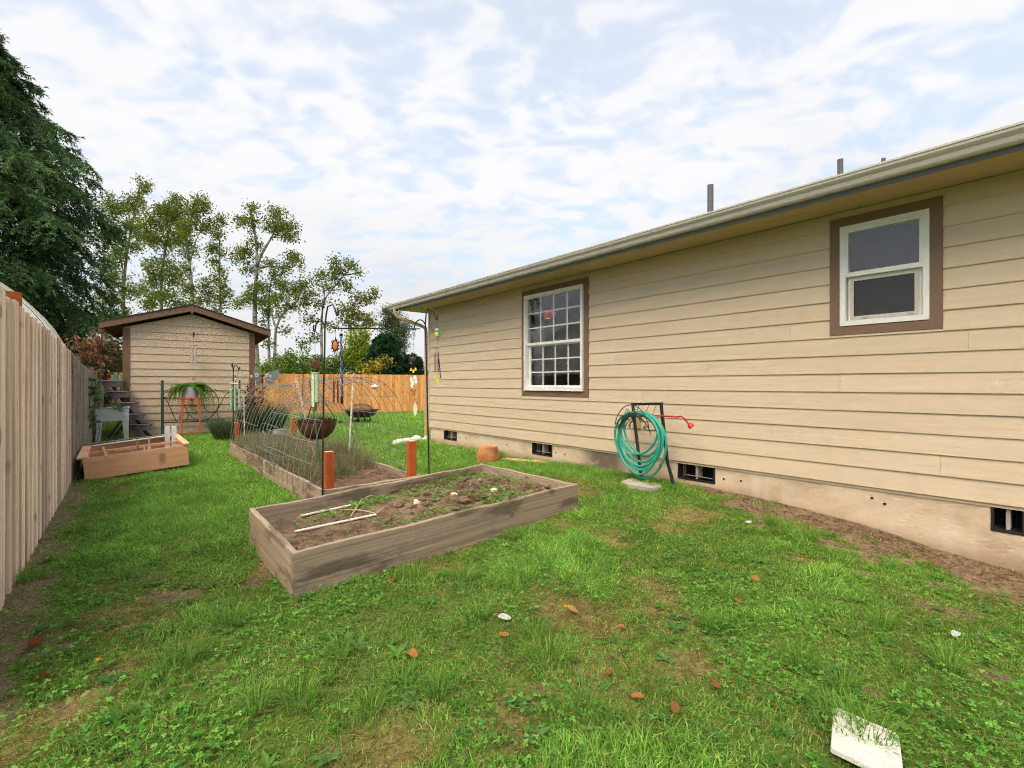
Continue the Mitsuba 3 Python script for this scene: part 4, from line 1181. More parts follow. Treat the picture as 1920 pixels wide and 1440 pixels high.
# ------------------------------------------------------------------ by the shed
pk = thing('plant_stand', 'tall orange metal plant stand with scrollwork in front of the shed', 'plant stand')
OR = srgb(206, 92, 56)
C0 = at(358, 817, 11.55); C0[2] = float(gz(C0[0], C0[1])) - 0.02
H_ = 0.98
ex_, ey_ = sdx, sdy
legs = []
for i, j in ((-1, -1), (1, -1), (-1, 1), (1, 1)):
    a_ = C0 + ex_ * 0.19 * i + ey_ * 0.15 * j
    b_ = C0 + ex_ * 0.165 * i + ey_ * 0.13 * j + UP * H_
    part(pk, 'leg', bar(a_, b_, 0.034, 0.034, up=ey_, cham=0.004), 'paint', color=OR)
tp = C0 + UP * (H_ + 0.001)
part(pk, 'top_frame', cat([bar(tp + ex_ * -0.20 + ey_ * 0.145 * j, tp + ex_ * 0.20 + ey_ * 0.145 * j, 0.03, 0.022) for j in (-1, 1)] + [bar(tp + ex_ * 0.185 * i - ey_ * 0.129, tp + ex_ * 0.185 * i + ey_ * 0.129, 0.03, 0.022) for i in (-1, 1)] + [bar(tp + ex_ * q - ey_ * 0.129, tp + ex_ * q + ey_ * 0.129, 0.02, 0.012) for q in (-.1, 0, .1)]), 'paint', color=OR)


def scroll(c, ex, ez, r, turns, start, hand=1, n=40):
    g = np.linspace(0, turns * 2 * math.pi, n)
    q = r * (1 - 0.75 * g / g[-1])
    return [c + ex * (q_ * math.cos(start + hand * g_)) + ez * (q_ * math.sin(start + hand * g_)) for g_, q_ in zip(g, q)]


fr = C0 - ey_ * 0.15
for i in (-1, 1):
    part(pk, 'scroll', tube(scroll(fr + ex_ * 0.10 * i + UP * (H_ - 0.10), ex_ * i, UP, 0.055, 1.3, 0.4), 0.008, 6), 'paint', smooth=50, color=OR)
    part(pk, 'lower_scroll', tube(scroll(fr + ex_ * 0.05 * i + UP * 0.17, ex_ * i, UP, 0.045, 1.2, 2.6), 0.008, 6), 'paint', smooth=50, color=OR)
part(pk, 'apron', tube(spline([fr + ex_ * -0.17 + UP * (H_ - 0.07), fr + ex_ * -0.09 + UP * (H_ - 0.15), fr + UP * (H_ - 0.11), fr + ex_ * 0.09 + UP * (H_ - 0.15), fr + ex_ * 0.17 + UP * (H_ - 0.07)], 24), 0.009, 6), 'paint', smooth=50, color=OR)
pt = thing('fern_pot', 'ribbed lilac grey pot holding a fern on the orange stand', 'pot')
pz = C0 + UP * (H_ + 0.0135)
g = np.arange(72) * 2 * np.pi / 72
pv = np.array([[r * (1 + 0.018 * (i % 2)) * math.cos(a_), r * (1 + 0.018 * (i % 2)) * math.sin(a_), z] for r, z in [(0.148, 0), (0.15, 0.02), (0.135, 0.24), (0.142, 0.243), (0.142, 0.26), (0.125, 0.26), (0.12, 0.2)] for i, a_ in enumerate(g)]) + pz
fi, fj = np.meshgrid(np.arange(6), np.arange(72), indexing='ij')
fa = (fi * 72 + fj).ravel(); fb = (fi * 72 + (fj + 1) % 72).ravel()
pf = np.vstack([np.stack([fa, fb, fb + 72], 1), np.stack([fa, fb + 72, fa + 72], 1)])
pf = np.vstack([pf, [[0, i + 1, i] for i in range(1, 71)]])
put(pt, (pv, pf), 'paint', color=srgb(172, 162, 172))
FERN_TOP = pz + UP * 0.22

tk = thing('scroll_trellis', 'black wrought scroll trellis with a dark green end post leaning on the shed wall', 'trellis')
Y = 11.35
part(tk, 'post', tube([at(304.5, 816, Y), at(304.3, 716, Y)], 0.03, 10), 'paint', smooth=50, color=srgb(48, 78, 72))
part(tk, 'post_cap', ball(at(304.3, 715, Y), 0.034), 'paint', smooth=True, color=srgb(48, 78, 72))
tq = lambda u, v: at(u, v, 11.35 + (u - 304) * 0.0062)
part(tk, 'bottom_bar', tube([tq(305, 792.5), tq(360, 790.5), tq(420, 787.5)], 0.017, 6), 'paint', smooth=50, color=srgb(52, 62, 74))
TR = [[(383, 722), (393, 727), (403, 737), (410, 750), (409, 763), (401, 776), (389, 786), (376, 791)],
      [(396.5, 734), (387, 738), (381.5, 748), (382, 759), (388, 770), (397, 774), (404, 771)], [(396.5, 734), (402, 736), (405, 741), (402, 743), (398, 741)],
      [(432, 734), (424, 740), (416, 753), (408, 767), (398, 780), (386, 788)], [(408, 770), (408, 777), (411, 783), (415, 787)],
      [(400, 729), (410, 733), (422, 735), (433, 735)],
      [(346, 757), (349, 767), (356, 778), (366, 786), (374, 789)], [(352, 774), (352, 782), (348, 788), (341, 788), (337, 783), (339, 779), (344, 779)],
      [(306, 742), (309, 737), (314, 735), (320, 737)], [(306, 744), (312, 745), (320, 743)], [(359, 770), (363, 768), (367, 770), (369, 774), (365, 776), (360, 775)], [(360, 760), (363, 756), (367, 759), (364, 763)],
      [(304, 736), (322, 728), (340, 724), (360, 726), (383, 722)], [(331, 790), (325, 778), (318, 762), (312, 750), (306, 744)]]
for c_ in TR:
    part(tk, 'scroll', tube(spline([tq(*q) for q in c_], 24), 0.0085, 5), 'paint', smooth=50, color=srgb(40, 40, 42))

mk = thing('metal_planter', 'grey galvanized trough planter on four legs by the fence corner', 'planter')
M0 = at(211, 820, 10.45); M0[2] = float(gz(M0[0], M0[1])) - 0.01
mx, my = PD, HD
w, d_, h, th = 0.275, 0.20, 0.80, 0.28
for j in (-1, 1):
    for i in (-1, 1):
        o = M0 + mx * w * i + my * d_ * j
        leg = Polygon([(0, 0), (-i * 0.075, 0), (-i * 0.11, h - th), (0, h - th)])
        part(mk, 'leg', extrude(leg, o - my * 0.003 * j, mx, UP, my * 0.006 * j), 'galvanized')
        leg = Polygon([(0, 0), (-j * 0.06, 0), (-j * 0.09, h - th), (0, h - th)])
        part(mk, 'leg_return', extrude(leg, o - my * 0.0032 * j + mx * 0.0002 * i, my, UP, -mx * 0.006 * i), 'galvanized')
zc = M0 + UP * (h - th / 2)
tr = [box(zc - my * d_, mx * w, my * 0.004, UP * th / 2), box(zc + my * d_, mx * w, my * 0.004, UP * th / 2), box(zc - mx * w, mx * 0.004, my * (d_ - 0.0042), UP * th / 2), box(zc + mx * w, mx * 0.004, my * (d_ - 0.0042), UP * th / 2)]
part(mk, 'trough', cat(tr), 'galvanized')
part(mk, 'rim', cat([bar(zc - mx * (w + .01) + my * (d_ + .006) * j + UP * th / 2, zc + mx * (w + .01) + my * (d_ + .006) * j + UP * th / 2, 0.022, 0.016) for j in (-1, 1)] + [bar(zc + mx * (w + .006) * i - my * (d_ - .006) + UP * th / 2, zc + mx * (w + .006) * i + my * (d_ - .006) + UP * th / 2, 0.022, 0.016) for i in (-1, 1)]), 'galvanized')
part(mk, 'soil', box(zc + UP * 0.10, mx * (w - 0.006), my * (d_ - 0.006), UP * 0.01), 'soil')
MTOP = zc + UP * 0.11

lk = thing('ladder_planter', 'stepped ladder planter carrying five purple plastic troughs beside the shed corner', 'planter')
Y = 10.95
DK = srgb(78, 80, 94)
dv = np.array([-0.12, 0.34, 0])
for j in (0, 1):
    part(lk, 'rail', bar(at(188.5, 711, Y) + dv * j, at(268, 823, Y) + dv * j, 0.02, 0.062, up=np.array([0, 0, 1.0])), 'paint', color=DK)
    part(lk, 'brace', bar(at(230, 782, Y) + dv * j * 0.9 + [0, 0.03, 0], at(200, 823, Y) + dv * j * 0.9 + [0, 0.03, 0], 0.02, 0.055), 'paint', color=DK)
    part(lk, 'foot', bar(at(248, 800, Y) + dv * j + [0, 0.02, 0], at(275, 826, Y) + dv * j + [0, 0.02, 0], 0.02, 0.05), 'paint', color=DK)
for i, (u, v) in enumerate([(205, 713), (219.5, 733), (234, 754), (247, 775.5), (260, 795)]):
    c = at(u, v, Y) + dv * 0.5
    L2, D2 = 0.205, 0.20
    rr = [(1.0, 0.0), (1.06, 0.0), (1.06, -0.022), (0.96, -0.022), (0.72, -0.15), (0.0, -0.155)]
    vs = []
    dq = unit(dv) * 0.20
    for s_, z in rr + [(0.95, -0.002)]:
        for (a_, b_) in [(-1, -.8), (-.8, -1), (.8, -1), (1, -.8), (1, .8), (.8, 1), (-.8, 1), (-1, .8)]:
            vs.append(c + np.array([L2 * a_ * s_, 0, 0]) + dq * b_ * s_ + UP * z)
    f = []
    for q in range(5):
        for r_ in range(8):
            a_, b_ = q * 8 + r_, q * 8 + (r_ + 1) % 8
            f += [[a_, a_ + 8, b_ + 8], [a_, b_ + 8, b_]]
    p_ = part(lk, 'trough', (np.array(vs[:48]), np.array(f)), 'paint', color=srgb(146, 128, 148))
    part(p_, 'soil', lathe([(0.2, -0.035), (0.0, -0.03)], c, 16), 'soil')
for i, (u0, v0, u1, v1) in enumerate([(209, 713, 217, 700), (212, 713, 220, 702), (215, 730, 219, 703), (226, 731, 229, 703)]):
    single('garden_cane', tube([at(u0, v0 + 12, Y + 0.25), at(u1, v1, Y + 0.25)], 0.022, 8), 'paint', ['leftmost teal cane behind the top trough of the ladder planter', 'second teal cane behind the top trough of the ladder planter', 'third teal cane behind the top trough of the ladder planter', 'lighter green cane at the right, behind the second trough of the ladder planter'][i], 'cane', smooth=50, color=srgb(56, 150, 122) if i < 3 else srgb(90, 150, 88))

# butterfly on a stake
k = thing('butterfly_ornament', 'grey metal butterfly with curled wing patterns on a stake beside the shed', 'garden ornament')
Y = 9.35
bq = lambda x, y: at(420 + x / 4.8, 560 + y / 4.8, Y)
wl = [(240, 618), (262, 640), (300, 655), (330, 670), (345, 692), (330, 715), (300, 730), (262, 738), (246, 722), (240, 670)]
wr = [(470, 628), (440, 645), (405, 660), (375, 675), (358, 692), (372, 715), (402, 730), (440, 738), (458, 720), (468, 680)]
wd = [(362, 712), (395, 735), (430, 742), (432, 765), (412, 782), (392, 778), (372, 750)]
we = [(338, 712), (305, 735), (270, 742), (268, 765), (290, 782), (310, 778), (330, 750)]
for name, pl in (('wing', wl), ('wing', wr), ('lower_wing', wd), ('lower_wing', we)):
    P = [((x - 350) / 4.8 * Y / F, -(y - 690) / 4.8 * Y / F) for x, y in pl]
    bend = 0.45 if pl in (wl, we) else -0.45
    part(k, name, extrude(Polygon(P), bq(350, 690), np.array([1.0, -bend, 0]), UP, np.array([0, 0.004, 0])), 'steel', color=srgb(140, 150, 158))
for i in (-1, 1):
    part(k, 'curl', tube(scroll(bq(350 + 45 * i, 690) - [0, 0.045, 0], np.array([1.0 * i, -0.3, 0]), UP, 0.04, 1.6, 0.2), 0.005, 5), 'paint', smooth=50, color=srgb(206, 206, 200))
    part(k, 'curl', tube(scroll(bq(350 + 86 * i, 700) - [0, 0.075, 0], np.array([1.0 * i, -0.3, 0]), UP, 0.024, 1.5, 1.2), 0.005, 5), 'paint', smooth=50, color=srgb(206, 206, 200))
part(k, 'head', ball(bq(350, 690) - [0, 0.02, 0], 0.034, sub=2), 'gloss', smooth=True, color=srgb(92, 40, 34))
part(k, 'body', ball(bq(349, 735) - [0, 0.02, 0], 1, (0.026, 0.022, 0.065), 2), 'gloss', smooth=True, color=srgb(92, 48, 36))
p = bq(350, 760)
part(k, 'stake', tube([p, [p[0], p[1], float(gz(p[0], p[1])) - 0.05]], 0.007, 6), 'dark_metal')

# watering can and tub beyond the bed
k = thing('watering_can', 'dented grey galvanized watering can beyond the far end of the herb bed', 'watering can')
c = at(519, 806, 9.75); c[2] = float(gz(c[0], c[1]))
part(k, 'body', lathe([(0.0, 0), (0.105, 0.0), (0.105, 0.015), (0.095, 0.02), (0.095, 0.26), (0.085, 0.30), (0.06, 0.36), (0.07, 0.38), (0.062, 0.38), (0.05, 0.34)], c, 24), 'galvanized', smooth=35)
part(k, 'spout', tube(spline([c + [-0.08, -0.02, 0.08], c + [-0.19, -0.04, 0.22], c + [-0.26, -0.05, 0.36]], 12), [0.032] * 4 + [0.022] * 4 + [0.016] * 4, 10), 'galvanized', smooth=50)
part(k, 'handle', tube(spline([c + [0.05, 0, 0.36], c + [0.17, 0, 0.36], c + [0.19, 0, 0.22], c + [0.095, 0, 0.10]], 20), 0.010, 6), 'galvanized', smooth=50)
k = thing('wash_tub', 'low galvanized wash tub behind the herb bed below the butterfly', 'tub')
c = at(482, 812, 9.9); c[2] = float(gz(c[0], c[1]))
part(k, 'body', lathe([(0.0, 0.01), (0.2, 0.0), (0.205, 0.01), (0.245, 0.22), (0.258, 0.225), (0.258, 0.24), (0.24, 0.24), (0.2, 0.03), (0.0, 0.03)], c, 28), 'galvanized', smooth=35)
for i in (-1, 1):
    part(k, 'handle', tube(spline([c + [0.25 * i, -0.06, 0.16], c + [0.30 * i, 0, 0.19], c + [0.25 * i, 0.06, 0.16]], 12), 0.007, 6), 'galvanized', smooth=50)

# fire pit
k = thing('fire_pit', 'rusty black round fire pit with a domed mesh lid on the far lawn', 'fire pit')
c = at(677, 790, 16.6); c[2] = float(gz(c[0], c[1])) + 0.03
RU = srgb(58, 46, 42)
part(k, 'bowl', lathe([(0.0, 0.20), (0.25, 0.215), (0.42, 0.27), (0.52, 0.38), (0.545, 0.455), (0.60, 0.46), (0.60, 0.478), (0.53, 0.475), (0.5, 0.40), (0.0, 0.25)], c, 36), 'paint', smooth=40, color=RU)
dm = []
for g in np.linspace(0, 2 * math.pi, 33)[:-1]:
    dm.append(tube([c + [0.40 * math.cos(q) * math.cos(g), 0.40 * math.cos(q) * math.sin(g), 0.48 + 0.20 * math.sin(q)] for q in np.linspace(0, math.pi / 2, 8)], 0.0045, 3, False))
for q in np.linspace(0.1, 1.4, 9):
    dm.append(tube([c + [0.40 * math.cos(q) * math.cos(g), 0.40 * math.cos(q) * math.sin(g), 0.48 + 0.20 * math.sin(q)] for g in np.linspace(0, 2 * math.pi, 33)], 0.0045, 3, False))
part(k, 'mesh_lid', cat(dm), 'paint', color=srgb(96, 66, 46))
part(k, 'ash', lathe([(0.44, 0.40), (0.3, 0.48), (0.0, 0.52)], c, 24), 'soil')
for g in (0.6, 2.2, 3.8, 5.4):
    e = np.array([math.cos(g), math.sin(g), 0])
    part(k, 'leg', bar(c + e * 0.30 + UP * 0.23, c + e * 0.34, 0.05, 0.03, up=e), 'paint', color=RU)
part(k, 'leg_ring', tube([c + [0.31 * math.cos(g), 0.31 * math.sin(g), 0.10] for g in np.linspace(0, 2 * math.pi, 33)], 0.012, 5, False), 'paint', color=RU)
k = thing('paver_pad', 'low square of grey pavers on the far lawn carrying the fire pit', 'paving')
for i in range(4):
    for j in range(4):
        p = c + np.array([1.0, 0.1, 0]) * 0.34 * (i - 1.5) + np.array([-0.1, 1.0, 0]) * 0.34 * (j - 1.5)
        part(k, 'paver', box(p - UP * 0.04, np.array([1.0, 0.1, 0]) * 0.163, np.array([-0.1, 1.0, 0]) * 0.163, UP * (0.038 + 0.003 * ((i + j) % 2)), 0.006), 'stone')
for i, (dx, dy, r, lab) in enumerate([(-0.62, -0.35, 0.09, 'dark stone farthest left beside the fire pit'), (-0.42, -0.6, 0.07, 'dark stone in front of the left legs of the fire pit'), (0.30, -0.5, 0.08, 'dark stone in front of the right legs of the fire pit'), (0.5, -0.35, 0.06, 'small dark stone farthest right beside the fire pit'), (-0.3, 0.5, 0.08, 'dark stone behind the legs of the fire pit')]):
    single('dark_stone', lump(c + [dx, dy, r * 0.55], r, i + 70, 2, 0.45, (1.2, 1, 0.8)), 'paint', lab, 'stone', smooth=30, color=srgb(62, 56, 54))

# ------------------------------------------------------------------ along the house wall
k = thing('terracotta_pot', 'terracotta pot standing upside down in the grass by the foundation', 'pot')
c = at(914.5, 862, 7.9); c[2] = float(gz(c[0], c[1])) + 0.0
put(k, lathe([(0.188, -0.03), (0.192, 0.0), (0.193, 0.035), (0.186, 0.04), (0.186, 0.09), (0.178, 0.16), (0.160, 0.25), (0.155, 0.272), (0.148, 0.276), (0.03, 0.276), (0.025, 0.25)], c, 40), 'terracotta', smooth=40)
p0, p1 = at(944, 861, 8.15), at(1024, 868.5, 7.62)
p0[2], p1[2] = float(gz(p0[0], p0[1])) + 0.03, float(gz(p1[0], p1[1])) + 0.04
mm = bar(p0, p1, 0.15, 0.03)
single('loose_plank', mm, 'fir_board', 'yellowish plank lying in the grass against the foundation by the terracotta pot', 'plank', uv=plank_uv(mm[0], p1 - p0, np.cross(p1 - p0, UP)))
# drain pipe below the downspout
pts = spline([W(-0.20, 0.26, 0.035), at(780, 827, 10.5), at(762, 829, 10.3), at(741, 833, 10.05)], 60)
pts[:, 2] = gz(pts[:, 0], pts[:, 1]) + 0.075
single('drain_pipe', tube(pts, 0.058 + 0.006 * (np.arange(60) % 2), 12), 'white_vinyl', 'white corrugated drain pipe running from the downspout onto the grass', 'drain pipe', smooth=25)

# hose stand
k = thing('hose_stand', 'black metal hose stand with scrollwork leaning at the house wall', 'hose stand')
RL, RR = np.array([1.575, 6.26, 0]), np.array([1.815, 5.84, 0])
rx = unit(RR - RL)
rn = np.array([rx[1], -rx[0], 0])                       # away from the wall
if rn @ PD > 0:
    rn = -rn
zl, zr_ = 1.035, 1.062
foot_l = at(1204.5, 893, 5.98); foot_l[2] = float(gz(foot_l[0], foot_l[1])) - 0.03
foot_r = at(1266, 905, 5.72); foot_r[2] = float(gz(foot_r[0], foot_r[1])) - 0.02
TL_, TR_ = np.array([RL[0], RL[1], zl]), np.array([RR[0], RR[1], zr_])
part(k, 'top_bar', bar(TL_ - rx * 0.02, TR_ + rx * 0.02, 0.032, 0.032, cham=0.003), 'gloss', color=BLK)
for tpt, ft, mid in ((TL_, foot_l, 0.0), (TR_, foot_r, 0.05)):
    q = tpt + (ft - tpt) * 0.68 + rx * -mid
    part(k, 'leg', cat([bar(tpt - UP * 0.017, q, 0.032, 0.030, up=rn, cham=0.003), bar(q, ft, 0.0317, 0.0297, up=rn, cham=0.003)]), 'gloss', color=BLK)
    part(k, 'foot', bar(ft + rn * 0.10 - UP * 0.0, ft - rn * 0.06, 0.04, 0.016), 'gloss', color=BLK)
HCN = RL * 0.58 + RR * 0.42 + rn * 0.05
zc0 = 0.60
for o in (0.02, 0.13):
    part(k, 'hanger_arc', tube([HCN + rn * o + rx * (0.30 * math.cos(g)) + UP * (zc0 + 0.30 * math.sin(g)) for g in np.linspace(0.35, math.pi - 0.35, 26)], 0.007, 6), 'gloss', smooth=50, color=BLK)
part(k, 'front_arc', tube([HCN + rn * 0.17 + rx * (0.31 * math.cos(g)) + UP * (zc0 + 0.07 + 0.37 * math.sin(g)) for g in np.linspace(0.3, math.pi - 0.3, 34)], 0.0055, 6), 'gloss', smooth=50, color=BLK)
for g in np.linspace(0.5, math.pi - 0.5, 6):
    part(k, 'cradle_bar', tube([HCN + rn * o + rx * (0.30 * math.cos(g)) + UP * (zc0 + 0.30 * math.sin(g)) for o in (0.02, 0.17)], 0.005, 5), 'gloss', color=BLK)
for i in (-1, 1):
    for a_, b_, r_ in ((0.07, 0.345, 0.045), (0.17, 0.27, 0.032), (0.24, 0.17, 0.028)):
        part(k, 'scroll', tube(scroll(HCN + rn * 0.175 + rx * a_ * i + UP * (zc0 + b_), rx * i, UP, r_, 1.5, 1.0), 0.0045, 5), 'gloss', smooth=50, color=BLK)
part(k, 'stay', cat([tube([TL_ + rx * q, HCN + rn * 0.02 + rx * (q - 0.22) + UP * (zc0 + 0.27)], 0.004, 5) for q in (0.12, 0.28, 0.40)]), 'gloss', color=BLK)
# the hose itself: one long spiral of loops
loops = [(0.30, 0.93, 0.46), (0.335, 0.945, 0.36), (0.35, 0.935, 0.30), (0.36, 0.95, 0.26), (0.385, 0.955, 0.225), (0.39, 0.945, 0.14), (0.40, 0.95, 0.115), (0.33, 0.93, 0.40), (0.31, 0.92, 0.45)]
pts = []
NL = 44
for i in range((len(loops) - 1) * NL):
    q = i / NL
    a_, b_ = loops[int(q)], loops[int(q) + 1]
    fr_ = q - int(q)
    fr_ = fr_ * fr_ * (3 - 2 * fr_)
    w_, zt, zb = (a_[j] + (b_[j] - a_[j]) * fr_ for j in range(3))
    g = 2 * math.pi * q + math.pi / 2
    zz = (zt + zb) / 2 + (zt - zb) / 2 * math.sin(g)
    egg = 1 + 0.16 * math.sin(g)
    pts.append(HCN + rn * (0.045 + 0.016 * (q % 5.1) + 0.012 * math.sin(q * 11)) + rx * (w_ * egg * math.cos(g) + 0.045 + 0.02 * math.sin(q * 2.3)) + UP * zz)
hk = single('garden_hose', tube(np.array(pts), 0.0146, 9), 'gloss', 'teal garden hose coiled over the black hose stand', 'garden hose', smooth=True, color=srgb(50, 154, 136))
k = thing('watering_wand', 'red watering wand with an angled head laid through the hose stand', 'watering wand')
RED = srgb(190, 36, 40)
w0, w1, w2, w3 = HCN + rn * 0.02 + rx * 0.14 + UP * 0.915, at(1280, 782, 5.62), at(1290, 793, 5.60), at(1297, 801, 5.58)
part(k, 'shaft', tube(np.vstack([[w0], spline([w0 * 0.12 + w1 * 0.88, w1, w1 * 0.4 + w2 * 0.6, w2], 14)]), 0.010, 8), 'gloss', smooth=50, color=RED)
hd = unit(w3 - w2)
part(k, 'head', tube([w2 - hd * 0.01, w2 + hd * 0.012, w2 + hd * 0.018, w2 + hd * 0.05, w2 + hd * 0.062], [0.012, 0.014, 0.024, 0.036, 0.037], 16), 'gloss', smooth=40, color=RED)
part(k, 'rose_plate', tube([w2 + hd * 0.063, w2 + hd * 0.067], [0.032, 0.03], 16), 'paint', color=srgb(120, 60, 50))
k = thing('wall_tap', 'brass garden tap on a tan wall plate behind the coiled hose', 'tap')
s_ = s_of(1197)
part(k, 'wall_plate', wbox(s_ - 0.055, s_ + 0.055, 0.012, 0.045, 0.70, 0.91, .003), 'soffit_paint')
pc = W(s_ - 0.02, 0.05, 0.80)
part(k, 'spout', tube(spline([pc, pc + OUT * 0.07, pc + OUT * 0.11 - UP * 0.03, pc + OUT * 0.115 - UP * 0.08], 12), 0.014, 8), 'steel', smooth=50, color=srgb(120, 104, 84))
part(k, 'handle_wheel', tube([pc + OUT * 0.055 + UP * 0.055 + SX * 0.03 * math.cos(g) + OUT * 0.03 * math.sin(g) for g in np.linspace(0, 2 * math.pi, 17)], 0.006, 6, False), 'dark_metal')
part(k, 'valve_stem', tube([pc + OUT * 0.055, pc + OUT * 0.055 + UP * 0.058], 0.008, 6), 'steel', color=srgb(120, 104, 84))
sp = trimesh.creation.icosphere(1, 1)
p = at(1203, 899, 5.86); p[2] = float(gz(p[0], p[1])) + 0.005
slab = Polygon([(-0.26, -0.12), (-0.12, -0.17), (0.16, -0.13), (0.27, -0.02), (0.22, 0.14), (-0.05, 0.17), (-0.22, 0.10)])
single('stepping_stone', extrude(slab.buffer(0.008), p - UP * 0.05, SX, OUT, UP * 0.085), 'stone', 'flat grey stepping stone in the grass below the coiled hose', 'stone')

# white plastic tray at the bottom edge
p0 = np.array([1.236, 1.846, 0]); da, db = unit(np.array([-0.58, -0.81, 0])), unit(np.array([0.66, -0.75, 0]))
z0 = float(gz(1.23, 1.84)) + 0.035
k = thing('white_tray', 'white plastic sheet with a grey rim lying in the grass at the bottom edge', 'tray')
cc = p0 + da * 0.125 + db * 0.10
part(k, 'sheet', box([cc[0], cc[1], z0], da * 0.125, db * 0.10, UP * 0.008, 0.003), 'scuffed_white')
part(k, 'rim', cat([bar(np.array([*(p0 + db * 0.012 + da * 0.008)[:2], z0 + 0.0125]), np.array([*(p0 + db * 0.19 + da * 0.008)[:2], z0 + 0.0125]), 0.010, 0.012)]), 'gutter_metal')

# neighbour's things beyond the grey fence
k = thing('hoop_shelter', 'white plastic covered hoop shelter showing over the grey fence', 'shelter')
C_ = np.array([-10.42, 7.98, 0]); hd_, hl_ = PD, HD
R_ = 2.2
gg = np.linspace(0, math.pi, 25)
prof = [(R_ * math.cos(g), 1.39 + R_ * math.sin(g)) for g in gg]
outer = Polygon(prof + [(-R_, -0.1), (R_, -0.1)])
inner = Polygon([(x * 0.985, 1.39 + (z - 1.39) * 0.985) for x, z in prof] + [(-R_ * 0.985, -0.11), (R_ * 0.985, -0.11)])
part(k, 'cover', extrude(outer.difference(inner), C_, hd_, UP, hl_ * 1.8), 'white_vinyl')
part(k, 'end_sheet', extrude(Polygon([(x * 0.98, 1.39 + (z - 1.39) * 0.98) for x, z in prof] + [(-R_ * 0.98, -0.1), (R_ * 0.98, -0.1)]), C_ + hl_ * 0.012, hd_, UP, hl_ * 0.006), 'white_vinyl')
for q in (0.0, 0.9, 1.78):
    part(k, 'rib', tube([C_ + hl_ * q + hd_ * x * 1.003 + UP * (1.39 + (z - 1.39) * 1.003) for x, z in prof], 0.014, 6), 'gutter_metal', smooth=50)
part(k, 'rib', tube([C_ - hl_ * 0.004 + hd_ * x * 0.93 + UP * (1.39 + (z - 1.39) * 0.93) for x, z in prof], 0.008, 6), 'dark_metal', smooth=50)
k = thing('cedar_beam', 'orange brown beam end standing above the top of the grey fence at the left edge', 'beam')
p0, p1 = at(33, 566, 3.62), at(-60, 552, 3.25)
mm = bar(p1, p0, 0.06, 0.135)
part(k, 'beam', mm, 'stained_post', uv=plank_uv(mm[0], p1 - p0, UP))
pp = p0 + unit(p1 - p0) * 0.15
mm = bar(np.array([pp[0], pp[1], -0.2]), np.array([pp[0], pp[1], pp[2] - 0.068]), 0.09, 0.09, up=HD)
part(k, 'post', mm, 'stained_post', uv=plank_uv(mm[0], UP, HD))

# ------------------------------------------------------------------ trees
def limb(p0, p1, r0, r1, sag=0.12, n=7):
    p0, p1 = np.asarray(p0), np.asarray(p1)
    L = np.linalg.norm(p1 - p0)
    mid = (p0 + p1) / 2 - UP * L * sag + rng.normal(0, 0.05, 3) * L
    g = np.linspace(0, 1, n)[:, None]
    return tube((1 - g) ** 2 * p0 + 2 * g * (1 - g) * mid + g * g * p1, np.linspace(r0, r1, n), 5, False)


def leafy(cents, per, spread, L, W, cols, droop=0.3):
    """Leaves in loose tufts round the centres; colours vary by tuft and by leaf."""
    n = len(cents)
    c = np.repeat(cents, per, 0) + rng.normal(size=(n * per, 3)) * spread
    m = len(c)
    d = rdir(m) - [0, 0, droop]
    nn = rdir(m, 0.6)
    v, f = leaf_quads(c, d, nn, L * rng.uniform(0.7, 1.25, m), W * rng.uniform(0.7, 1.2, m))
    k = np.repeat(rng.uniform(0, 1, n), per) * 0.6 + rng.uniform(0, 1, m) * 0.4
    cols = np.asarray(cols)
    i = np.minimum((k * (len(cols) - 1)).astype(int), len(cols) - 2)
    q = (k * (len(cols) - 1) - i)[:, None]
    col = (cols[i] * (1 - q) + cols[i + 1] * q) * rng.uniform(0.75, 1.25, (m, 1))
    return (v, f), np.repeat(col, 5, 0)


ALDER = [srgb(92, 106, 48), srgb(118, 132, 62), srgb(146, 154, 80)]


def tree(name, label, cat_, Y, trunks, blobs, cols, leaf=(0.15, 0.10), per=20, dens=4.4, group=None, bark='pale_bark', depth=0.8):
    """Trunks: [(radius, [(u, v), ...])]; blobs of foliage: (u, v, half width, half height) as measured in the photograph at depth Y."""
    k = thing(name, label, cat_, group)
    tr, tips = [], []
    for ti, (r, pts) in enumerate(trunks):
        P = np.array([at(u, v, Y + (i % 3 - 1) * 0.15) for i, (u, v) in enumerate(pts)])
        if ti == 0:
            P[0, 2] = min(P[0, 2], float(gz(P[0, 0], P[0, 1])) - 0.1)
        S_ = spline(P, 22)
        tr.append(tube(S_, np.linspace(r, r * 0.22, 22), 7, False))
        tips.append(S_)
    TP = np.vstack(tips)
    cents = []
    for (u, v, ru, rv) in blobs:
        c = at(u, v, Y)
        rx_, rz_ = ru / F * Y, rv / F * Y
        ry_ = depth * (rx_ + rz_) / 2
        c[1] += rng.uniform(-0.5, 0.5) * ry_
        n = max(6, int(dens * 7.5 * (rx_ * rz_) / 0.25 * 0.42))
        d = rdir(n) * (rng.uniform(0.10, 1, n) ** 0.6 * np.where(rng.uniform(0, 1, n) < 0.16, 1.4, 0.92))[:, None]
        q = c + d * [rx_, ry_, rz_]
        cents.append(q)
        if len(TP):
            below = TP[TP[:, 2] < c[2] + 0.1]
            src = below[np.argmin(np.linalg.norm(below - c, axis=1))] if len(below) else TP[0]
            tr.append(limb(src, c, 0.045, 0.016))
            for t_ in q[:: max(1, n // 7)]:
                tr.append(limb(c + rng.normal(0, 0.1, 3), t_, 0.016, 0.006, 0.05, 4))
    cents = np.vstack(cents)
    (m, col) = leafy(cents, per, 0.16, leaf[0], leaf[1], cols)
    if tr:
        part(k, 'trunk', cat(tr), bark, smooth=True)
    part(k, 'crown', m, 'foliage', color=col)
    return k


